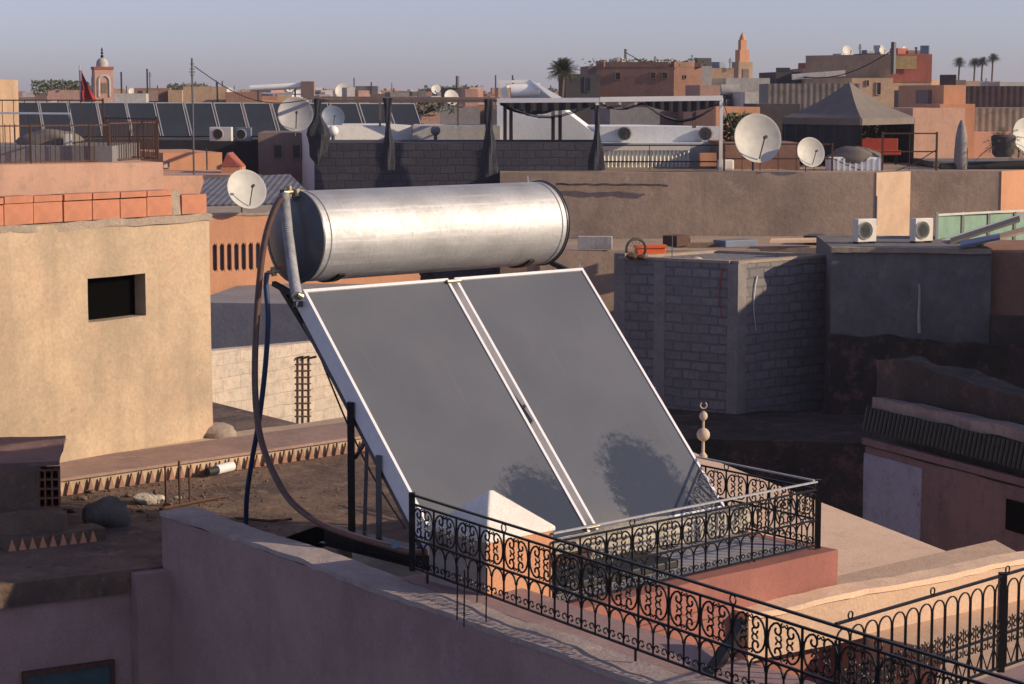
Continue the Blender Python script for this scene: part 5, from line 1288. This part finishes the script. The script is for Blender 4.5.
# pink walls
h = corner_house('pink_house', 'sunlit pink rooftop room right of the gazebo', 'house', None, 913, 965, 108, 64, 'pink_plaster', azR=78, azL=-12, wins=())
o = corner_house('chimney_stack', 'small lit pink block rising above the pink rooftop room', 'chimney', None, 944, 966, 85, 66, 'orange_plaster', azR=80, azL=-10)
o = corner_house('dark_house', 'dark recessed wall between red tower and small pink block', 'house', None, 928, 945, 90, 67, 'far_brown', azR=85, azL=-5)
h = corner_house('orange_house', 'orange roof ledge above the corrugated fence at right', 'house', None, 940, 975, 104, 65, 'orange_plaster', azR=85, azL=-5)
h = corner_house('corrugated_fence', 'tall brown corrugated sheet fence at the right behind the agave', 'fence', None, 963, 1060, 108, 68, 'corrugated', azR=88, azL=-2)
h = corner_house('pink_house', 'low pink wall under the brown corrugated fence', 'wall', None, 930, 1060, 132.5, 66.5, 'pink_plaster', azR=88, azL=-2)
h = corner_house('maroon_house', 'maroon sheeted flat roofed building near the right edge skyline', 'building', None, 962, 1070, 86, 105, 'maroon_sheet', azR=95, azL=5)
h = corner_house('corrugated_fence', 'grey brown corrugated fence left of the gazebo roof', 'fence', None, 768, 860, 83.5, 78, 'corrugated', azR=92, azL=2)
h = corner_house('cream_wall', 'cream lit wall behind the big satellite dish', 'wall', None, 716, 760, 107, 66, 'orange_plaster', azR=80, azL=-10)
h = corner_house('dark_shed', 'dark recessed shed between cream wall and gazebo', 'shed', None, 757, 800, 104, 68, 'far_dark', azR=90, azL=0)
# roof ledge with pipe, cone, agave
t = empty('roof_platform', P(980, 172, 52), 'low roof platform with a long black pipe at the right edge', 'roof')
a, b = P(934, 163, 58), P(1060, 158, 58)
MB().gbox(Vector((a.x, a.y, bzr + .02)), (b - a).to_2d().to_3d(), (0, 3.5, 0), (0, 0, max(.15, a.z - bzr)), .3, .02, 2).build('slab', 'grey_render', t)
MB().tube([P(940, 168, 57), P(1050, 164, 57)], .13, 10).build('pipe', 'cable', t, smooth=True)
cpos = P(961, 154, 57)
o = MB().lathe(cpos, [(.19, -.4), (.18, .1), (.15, .5), (.10, .75), (.04, .9), (0, .92)], 14).build('cone_finial', 'column_render', smooth=True); tag(o, 'pale rounded cone standing on the roof before the pink room', 'finial')
ag = empty('agave', P(1003, 152, 57), 'dark spiky palm plant in a pot near the right edge', 'plant')
MB().lathe(P(1003, 157, 57), [(.22, 0), (.3, .1), (.34, .55), (.28, .6), (0, .58)], 12).build('pot', 'far_dark', ag, smooth=True)
def fronds(par, c, n, L, mat, w=.05, droop=.9, up=.5, seed=1, nm='fronds'):
    m = MB(); rnd = random.Random(seed)
    for i in range(n):
        an = rnd.uniform(0, 6.283); el = rnd.uniform(-.45, 1.35); ll = L * rnd.uniform(.8, 1.1)
        p0 = Vector(c); dx = Vector((math.cos(an) * math.cos(el), math.sin(an) * math.cos(el), math.sin(el))); K_ = 6; pts_ = []
        for k in range(K_ + 1):
            s_ = k / K_; pts_.append(p0 + dx * ll * s_ + Vector((0, 0, -droop * ll * s_ * s_ * .5)))
        side = dx.cross(Vector((0, 0, 1))); side = side.normalized() if side.length > .1 else Vector((1, 0, 0))
        for k in range(K_):
            a, b = pts_[k], pts_[k + 1]; ww = w * (1 - .5 * k / K_) * 1.6
            for sg in (-1, 1):
                for h_ in (0, .5):
                    a2 = a.lerp(b, h_); m.add([a2, a2.lerp(b, .3), a2 + side * sg * ww * 2.6 + (b - a) * .9 + Vector((0, 0, -ww * .9))], [(0, 1, 2)])
        m.tube(pts_, w * .10, 3)
    m.build(nm, mat, par)
fronds(ag, P(1003, 142, 57), 34, .72, 'palm_leaf', .035, .8, seed=4)
dish('cream dish rim cut by the right edge beside the spiky plant', 1027, 136, 18, 58, 150, 12, 158, arm=False)
# dark cluttered building with red tower
h = corner_house('dark_house', 'dark blue grey flat roofed house crowded with dishes on the right skyline', 'house', None, 826, 892, 62, 96, 'far_dark', azR=86, azL=-4, wins=(('R', 866, 66, 884, 76),), wmat='glass_blue')
h = corner_house('dark_house', 'upper dark roof room between dishes on the right skyline', 'house', None, 862, 893, 53.5, 99, 'far_dark', azR=86, azL=-4)
h = corner_house('beige_house', 'beige house with narrow windows below the dark cluttered one', 'house', None, 852, 893, 78, 90, 'far_ochre', azR=83, azL=-7, wins=(('R', 866, 80, 869, 86), ('R', 876, 82, 881, 95)))
h = corner_house('red_tower', 'red painted rooftop tower over a stained cream storey', 'building', 884, 892, 932, 54, 92, 'far_ochre', azR=86, azL=-40, wins=(('R', 908, 88, 912, 93),))
C_ = [Vector(x) for x in h['_c']]
z1 = P(892, 82, 92).z
nn2 = azv(176)
MB().obox(Vector((C_[0].x, C_[0].y, z1)) + nn2 * .003, (C_[2] - C_[0]), nn2 * .03, (0, 0, C_[0].z - z1 - .01)).build('red_band', 'far_red', h)
MB().obox(P(895, 69, 92) + nn2 * .05, (.9, -.05, 0), nn2 * .04, (0, 0, .55)).build('window', 'far_lemon', h)
h = corner_house('peeling_house', 'narrow stained ochre house stuck to the right of the red tower', 'house', None, 931, 941, 80, 93, 'far_ochre', azR=60, azL=-30)
dish('large pale dish on the dark cluttered house, right skyline', 848, 52, 6.5, 96, 150, 20, 63)
dish('small pale dish left of the red tower', 883, 51, 4.5, 97, 150, 20, 56)
dish('tiny dish on top of the red tower', 905, 49, 3, 94, 150, 20, 55)
mast('pale vertical pipe left of the red tower', 893, 42, 74, 91, (), r=.12, name='flue_pipe')
mast('short antenna on the red tower roof', 916, 47, 54, 93, ((48, 4),), r=.04)
# long white roof between
o = MB().bar(P(792, 77, 92), P(845, 73, 92), .25).build('roof_slab', 'far_white'); tag(o, 'long pale roof edge above the grey corrugated fence', 'roof')
# gap filler shapes on right horizon
for i, (x0, x1, yt, d, mt) in enumerate(((776, 800, 72, 110, 'far_dark'), (798, 812, 69, 112, 'far_brown'), (812, 828, 68, 108, 'far_pink'), (828, 845, 74, 104, 'far_dark'), (941, 966, 80, 130, 'far_brown'), (1000, 1030, 82, 140, 'far_white'), (966, 1001, 81, 150, 'far_ochre'))):
    corner_house('flat_roofed_house', ['low dark house at the foot of the orange minaret', 'dark brown house second from the orange minaret', 'small pink house before the dark cluttered one', 'dark flat house hugging the cluttered one', 'brown house behind the small pink block', 'whitish house at the right edge skyline', 'ochre house beneath the skyline palms'][i], 'house', None, x0, x1, yt, d, mt, azR=84, azL=-6)

# ================================================================== SKYLINE CENTRE
h = corner_house('brick_building', 'brown brick building with a sunlit orange side right of the palm tree', 'building', 596, 674, 702, 67, 104, 'far_brick', azR=62, azL=-82, wins=(('L', 615, 72, 621, 80), ('L', 650, 72, 656, 79), ('L', 662, 72, 668, 79), ('R', 683, 75, 686, 79)), parapet=(.25, .3))
h = corner_house('dark_annex', 'dark shuttered annex left of the brown brick building', 'house', None, 566, 600, 74, 103, 'far_dark', azR=86, azL=-4, wins=(('R', 584, 77, 591, 92),))
h = corner_house('dark_annex', 'upper brown roof room behind the dark shuttered annex', 'house', None, 588, 640, 66, 112, 'far_brown', azR=86, azL=-4)
bush('roof_plants', 'row of roof plants and rods on the brown brick building', 662, 68, 106, 2.2, .45, 34, cat='plants')
bush('roof_plants', 'sparse dry plants left on the brown brick building roof', 612, 67, 108, 1.5, .4, 22, cat='plants')
t = empty('white_dome', P(619, 68, 112), 'small white dome on the brown brick building roof', 'dome')
MB().lathe(P(619, 68, 112), [(.62, 0), (.6, .2), (.45, .42), (.2, .55), (0, .58)], 14).build('dome', 'far_white', t, smooth=True)
mast('thin chimney pipe with cowl beside the white dome', 625.5, 49, 66, 112, ((50, 3),), r=.08, name='flue_pipe')
mast('thin antenna right of the roof plants', 692, 55, 68, 106, ((56, 3), (59, 4)), r=.03)
for i, (x0, xc, x1, yt, d, mt) in enumerate(((None, 698, 712, 66, 108, 'far_white'), (None, 700, 728, 85, 98, 'far_pink'), (None, 710, 734, 68, 112, 'far_ochre'), (None, 726, 770, 78, 108, 'far_white'), (None, 706, 726, 96, 90, 'far_dark'), (None, 745, 775, 92, 88, 'far_white'))):
    corner_house('flat_roofed_house', ['white gable beside the sunlit orange side of the brick building', 'pink house below the white gable', 'beige house left of the orange minaret', 'white house at the foot of the orange minaret', 'dark roof nook under the pink house', 'pale roof ledge right below the minaret'][i], 'house', x0, xc, x1, yt, d, mt, azR=85, azL=-5)
MB_t = empty('roof_tank', P(735, 88, 92), 'pale horizontal cylinder tank right of the pergola end', 'tank')
MB().tube([P(721, 91, 91), P(739, 90, 91)], .28, 14).build('tube', 'far_white', MB_t, smooth=True); MB().cbox(P(730, 99, 91), .8, .4, .2).build('base', 'far_dark', MB_t)
# minarets
def minaret(name, label, px, w_px, ytop, ybot, d, mat, tiers, dome):
    c = P(px, ybot, d); W_ = w_px * d / F; t = empty(name, (c.x, c.y, 0), label, 'minaret'); z = P(px, ytop, d).z
    u, v = azv(70), azv(-20); c = Vector((c.x, c.y, 0)); s_ = W_ * .70
    MB().obox(c - u * s_ / 2 - v * s_ / 2, u * s_, v * s_, (0, 0, z)).build('shaft', mat, t)
    return t, c, z, s_, u, v
t, c, z, s_, u, v = minaret('minaret', 'pink square minaret with a white dome beside the red flag', 103, 26, 69, 100, 115, 'far_pink', 0, 0)
k = 115 / F
m = MB().obox(c - u * s_ * .54 - v * s_ * .54 + Vector((0, 0, z - .02)), u * s_ * 1.08, v * s_ * 1.08, (0, 0, .14)); m.build('cornice', 'far_red', t)
MB().lathe(c + Vector((0, 0, z + .12)), [(.33, 0), (.33, .14), (.30, .3), (.18, .44), (0, .5)], 16).build('dome', 'far_white', t, smooth=True)
MB().tube([c + Vector((0, 0, z + .5)), c + Vector((0, 0, z + 1.15))], .03, 6).build('spire', 'iron_black', t)
for zz_, r_ in ((.68, .09), (.86, .075), (1.02, .06)): MB().ball(c + Vector((0, 0, z + zz_)), r_, 8).build('ball', 'iron_black', t, smooth=True)
for fu, fn in ((u, Vector((u.y, -u.x, 0))), (v, Vector((v.y, -v.x, 0)) * 1)):
    n_ = fn if fn.dot(c - Vector((0, 0, 0))) < 0 else -fn
    p_ = c + n_ * s_ * .5
    m = MB(); w2 = s_ * .30; zt_ = z - .35
    path = [p_ - fu * w2 + Vector((0, 0, z - 1.5))] + [p_ - fu * w2 * math.cos(math.pi * q / 8) + Vector((0, 0, zt_ - w2 + w2 * math.sin(math.pi * q / 8))) for q in range(9)] + [p_ + fu * w2 + Vector((0, 0, z - 1.5))]
    m.tube(path, .07, 5); m.build('arch', 'far_white', t)
    MB().obox(p_ - fu * w2 * .5 + n_ * .002 + Vector((0, 0, z - 1.3)), fu * w2, n_ * .02, (0, 0, .55)).build('window', 'far_brown', t)
t, c, z, s_, u, v = minaret('minaret', 'orange stepped minaret on the skyline, tallest point at right of centre', 742, 22, 62, 80, 150, 'far_ochre', 0, 0)
k = 150 / F
for (w_, y0_, y1_) in ((15, 62, 50), (9, 50, 40)):
    za = P(742, y0_, 150).z; zb_ = P(742, y1_, 150).z; q = w_ * k * .7
    MB().obox(c - u * q / 2 - v * q / 2 + Vector((0, 0, za + .005)), u * q, v * q, (0, 0, zb_ - za)).build('tier', 'orange_plaster', t)
MB().lathe(c + Vector((0, 0, P(742, 40, 150).z)), [(.25, 0), (.2, .2), (.05, .5), (0, .55)], 10).build('spire', 'orange_plaster', t, smooth=True)
MB().obox(c + Vector((u.y, -u.x, 0)) * (s_ * .5 + .02) - u * .25 + Vector((0, 0, z - 1.2)), u * .5, Vector((u.y, -u.x, 0)) * .02, (0, 0, .7)).build('window', 'far_brown', t)
# flag
fl = empty('flag', P(80.5, 104, 100), 'drooping red flag on a pole left of the pink minaret', 'flag')
a = P(80.5, 104, 100); MB().tube([a, (a.x, a.y, P(80, 65, 100).z)], .035, 6).build('pole', 'far_white', fl)
m = MB(); A_, B_, C3 = P(81, 70, 100), P(96.5, 101, 100), P(80.8, 103, 100); n = 8; rows = []
for j in range(n + 1):
    f = j / n; e_ = A_.lerp(B_, f); s0_ = A_.lerp(C3, f)
    rows.append([s0_.lerp(e_, i / 6) + Vector((0, .10 * math.sin(i * 1.6 + j * .5), 0)) for i in range(7)])
vs = [p for r_ in rows for p in r_]; vs2 = [p + Vector((0, .012, 0)) for p in vs]; q = len(vs)
fs = [(j * 7 + i, j * 7 + i + 1, (j + 1) * 7 + i + 1, (j + 1) * 7 + i) for j in range(n) for i in range(6)]
m.add(vs + vs2, fs + [tuple(x + q for x in f[::-1]) for f in fs]).build('cloth', 'flag_red', fl, smooth=True)
# palms
def palm(label, px, ytop, ybot, d, r_px, n, seed, group=None):
    c = P(px, ybot, d); top_ = P(px, ytop + r_px * .9, d); t = empty('palm_tree', (c.x, c.y, 0), label, 'palm tree', group)
    r = r_px * d / F; pts_ = [Vector((c.x + .15 * math.sin(i), c.y, top_.z * i / 6)) for i in range(7)]; pts_[-1] = Vector((top_.x, top_.y, top_.z))
    MB().tube(pts_, r * .16, 8, r2=r * .11).build('trunk', 'palm_trunk', t, smooth=True)
    fronds(t, (top_.x, top_.y, top_.z), n, r * 1.02, 'palm_leaf', r * .06, .45, seed=seed, nm='crown')
palm('tall fan palm behind the right pergola, nearest palm of the skyline', 563.5, 55, 98, 92, 17, 190, 3)
for i, (px, yt) in enumerate(((959.5, 58), (975, 58.5), (982.5, 57.5), (993, 54))):
    palm(['leftmost of the four small skyline palms at right', 'second from left of the four small skyline palms at right', 'third from left of the four small skyline palms at right', 'tallest and rightmost of the four small skyline palms'][i], px, yt - 2, 84, 230, 7.5, 130, i + 11, 'distant palms on the right skyline')

# ================================================================== THE FAR CITY
rnd = random.Random(21)
win_m = {}
def far_house(px0, px1, yt, d, mt, az):
    C = P(px0, yt, d); u = azv(az); w_ = abs((px1 - px0)) * d / F; dp = w_ * rnd.uniform(.7, 1.2) + 2
    v = azv(az - 90)
    c = C + u * w_ / 2 + v * dp / 2; base = Vector((c.x, c.y, 0))
    hz_ = C.z
    o = empty('flat_roofed_house', base, 'distant flat-roofed house among the packed rooftops along the skyline', 'house', 'distant flat-roofed houses along the skyline')
    MB().obox(Vector((C.x, C.y, 0)), u * w_, v * dp, (0, 0, hz_)).build('wall', mt, o)
    if rnd.random() < .7:
        n_ = azv(az + 90)
        for k in range(rnd.randint(1, 3)):
            f = rnd.uniform(.08, .8); wz = rnd.uniform(.5, 1.0)
            MB().obox(Vector((C.x, C.y, hz_ - rnd.uniform(1.2, 2.2))) + u * w_ * f + n_ * .003, u * wz * .8, n_ * .03, (0, 0, wz)).build('window', 'far_dark', o)
    if rnd.random() < .5:
        rw = w_ * rnd.uniform(.3, .7); x0 = rnd.uniform(0, w_ - rw)
        MB().obox(Vector((C.x, C.y, hz_ + .004)) + u * x0 + v * 1.0, u * rw, v * dp * .3, (0, 0, rnd.uniform(.25, .8))).build('roof_room', rnd.choice(('far_pink', 'far_brown', 'far_ochre', 'far_white', 'far_grey')), o)
    for k in range(rnd.choice((0, 0, 0, 0, 1)) if d < 260 else 0):
        q = Vector((C.x, C.y, hz_)) + u * w_ * rnd.uniform(.1, .9) + v * rnd.uniform(.3, dp * .6); rr = rnd.uniform(.28, .45)
        n_ = Vector((math.sin(R(150)) * .94, math.cos(R(150)) * .94, .34)); ds = empty('satellite_dish', q, 'small distant satellite dish on one of the packed skyline rooftops', 'satellite dish', 'distant satellite dishes along the skyline')
        MB().lathe(q + Vector((0, 0, rr * 1.3)), [(0, -rr * .2), (rr * .6, -rr * .12), (rr, 0), (rr * .6, -rr * .17), (0, -rr * .25)], 14, n_).build('reflector', 'dish_white', ds, smooth=True)
        MB().bar(q, q + Vector((0, 0, rr * 1.1)), .07).build('mast', 'iron_grey', ds)
    if rnd.random() < .13:
        MB().bar(Vector((C.x, C.y, hz_)) + u * w_ * .5 + v, Vector((C.x, C.y, hz_ + rnd.uniform(.8, 2.0))) + u * w_ * .5 + v, .06 + d / 4000).build('mast', 'iron_grey', o)
    return o
mats_ = ['far_pink', 'far_pink', 'far_brown', 'far_ochre', 'far_brick', 'far_brown', 'far_white', 'far_grey', 'far_dark', 'far_pink', 'far_brick', 'orange_plaster', 'far_ochre']
for (d, yt0, yt1, x0, x1, wlo, whi) in ((88, 104, 112, 250, 500, 12, 30), (118, 98.5, 104, -30, 600, 16, 42), (160, 93.5, 99, -30, 1060, 14, 40), (230, 92, 97, -90, 1120, 12, 34), (340, 91, 95.5, -140, 1160, 10, 30), (520, 90.5, 94.5, -160, 1190, 11, 30), (820, 90, 94, -30, 1060, 12, 36)):
    x = x0
    while x < x1:
        wv = rnd.uniform(wlo, whi)
        far_house(x, x + wv, rnd.uniform(yt0, yt1), d * rnd.uniform(.92, 1.1), rnd.choice(mats_), rnd.uniform(58, 94)); x += wv * rnd.uniform(.85, 1.25)
# closer infill between terrace walls and the far city
for i, (x0, x1, yt, d, mt) in enumerate(((0, 50, 101, 90, 'far_ochre'), (48, 84, 90, 112, 'far_pink'), (114, 146, 93.5, 105, 'far_white'), (134, 170, 88, 130, 'far_brick'), (168, 182, 90, 128, 'far_ochre'), (183, 226, 86.5, 122, 'far_ochre'), (226, 262, 92, 118, 'far_brick'), (262, 300, 100, 100, 'orange_plaster'), (340, 420, 118, 85, 'far_brick'), (400, 500, 105, 100, 'far_brown'), (405, 440, 112, 80, 'far_pink'), (440, 480, 108, 88, 'far_grey'), (448, 470, 88, 130, 'far_dark'), (610, 660, 108, 80, 'far_grey'), (655, 700, 108, 84, 'far_brown'), (690, 722, 105, 82, 'far_brick'), (720, 770, 100, 95, 'far_pink'))):
    corner_house('flat_roofed_house', ['pale ochre house behind the fence at far left', 'low pink house left of the red flag', 'pale house right of the pink minaret', 'dark brick house behind the left skyline roofs', 'ochre house left of the antenna mast', 'crenellated ochre house right of the antenna mast', 'brick house left of the long white roof tube', 'orange house under the long white roof tube', 'brick house behind the white parapet', 'brown house behind the grey parapet', 'pink house between the pergola curtains', 'grey house near the curtain joining both pergolas', 'dark roof room left of centre with a white flue', 'grey house seen under the right pergola', 'brown house under the right pergola canopy', 'brick house at the right end of the pergola', 'pink house behind the big satellite dish'][i], 'house', None, x0, x1, yt, d, mt, azR=82, azL=-8)
mast('white flue pipe on the dark roof room left of centre', 457.5, 76, 88, 130, (), r=.12, name='flue_pipe')
bush('roof_plants', 'green shrubs seen under the left pergola', 425, 113, 80, 1.2, .45, 50)
bush('roof_plants', 'dark shrubs left on the ochre skyline roofs', 60, 95, 118, 1.6, .8, 160)
# low trees on the horizon
for i in range(14):
    px = rnd.uniform(0, 1024); bush('far_tree', 'distant dark green tree between the skyline roofs', px, 97, rnd.uniform(250, 420), rnd.uniform(2, 5), rnd.uniform(1.0, 2.0), 60, mat='palm_leaf', sz=.5, cat='tree', group='distant trees along the skyline')
for i, (px, y0_, y1_, d) in enumerate(((150, 72, 88, 128), (52, 80, 90, 112), (63, 79, 90, 112), (394, 88, 100, 100), (836, 56, 64, 97), (860, 44, 54, 100), (655, 56, 66, 106), (730, 58, 70, 112), (986, 78, 88, 140))):
    mast(['thin antenna on the brick house right of the flag', 'left small antenna on the low pink house', 'right small antenna on the low pink house', 'thin pole among the pergola curtains', 'short rod left of the large skyline dish', 'thin rod on the upper dark roof room', 'thin rod on the brick building roof', 'thin rod left of the orange minaret', 'thin rod under the skyline palms'][i], px, y0_, y1_, d, ((y0_ + 2, 3), (y0_ + 4, 4)), r=.035)


# evening air over the whole town
hm = bpy.data.materials.new('haze_air'); hm.use_nodes = True; t_ = hm.node_tree; t_.nodes.clear()
vo = t_.nodes.new('ShaderNodeVolumePrincipled'); om = t_.nodes.new('ShaderNodeOutputMaterial')
vo.inputs['Color'].default_value = (.80, .80, .90, 1); vo.inputs['Density'].default_value = 0.00035; vo.inputs['Anisotropy'].default_value = 0.2
t_.links.new(vo.outputs[0], om.inputs['Volume']); MATS['haze_air'] = hm
o = MB().obox((-3100, -300, -1), (6200, 0, 0), (0, 5400, 0), (0, 0, 31)).build('haze', 'haze_air'); tag(o, kind='stuff')

# added unseen block beyond the right edge, shaped to shade the yard and block house
t = empty('brown_block', (17, 34, 0), 'unseen brown block added beyond the right edge to shade the yard', 'building')
MB().prism([(13.5, 42.1), (12.72, 43.65), (26, 43.65), (26, 24), (12.2, 24), (12.2, 34), (13.9, 41)], 0, 10.9).build('wall', 'brown_render', t)

# clutter on the dark roofs of the right skyline and the brick building
rc = random.Random(9)
spots_ = [(832, 61.5, 96.5), (841, 61.5, 97), (855, 61.5, 98), (868, 53, 99.5), (878, 53, 100), (838, 61.5, 98), (899, 53.5, 93), (912, 53.5, 94), (925, 53.5, 93), (640, 66.5, 106), (652, 66.5, 107), (668, 66.5, 107), (606, 65.5, 113), (783, 71.5, 111), (806, 68.5, 113), (820, 67.5, 109), (948, 84.5, 67), (703, 65.5, 109), (718, 67.5, 113)]
for i, (px, py, d) in enumerate(spots_):
    o = MB().cbox(P(px, py + .6, d), rc.uniform(.3, .9), rc.uniform(.3, .6), rc.uniform(.15, .45), rc.uniform(40, 120)).build('roof_clutter', rc.choice(('far_dark', 'far_dark', 'far_white', 'far_brown', 'dish_blue', 'far_red')), bevel=.03)
    tag(o, 'small box or bundle standing among the clutter on a skyline roof', 'roof clutter', 'boxes and bundles on the skyline roofs')
for i, (a_, b_) in enumerate(((P(194, 66, 56), P(318, 97, 56.5)), (P(625, 52, 112), P(702, 66, 106)), (P(893, 50, 91), P(792, 76, 92)), (P(722, 98, 56), P(758, 150, 55)), (P(832, 158, 56), P(936, 150, 56)))):
    pts_ = [a_.lerp(b_, k / 14) - Vector((0, 0, .5 * math.sin(math.pi * k / 14))) for k in range(15)]
    o = MB().tube(pts_, .012 + (.01 if a_.y > 80 else 0), 4).build('cable', 'cable')
    tag(o, ['thin sagging cable from the tall antenna mast to the left pergola', 'sagging wire over the brown brick building roof', 'sagging wire left of the pale pipe by the red tower', 'thin wire from the pergola corner to the big dish', 'thin wire crossing before the gazebo'][i], 'cable')

for o in bpy.data.objects:
    for k in ('_o', '_c'):
        if k in o: del o[k]
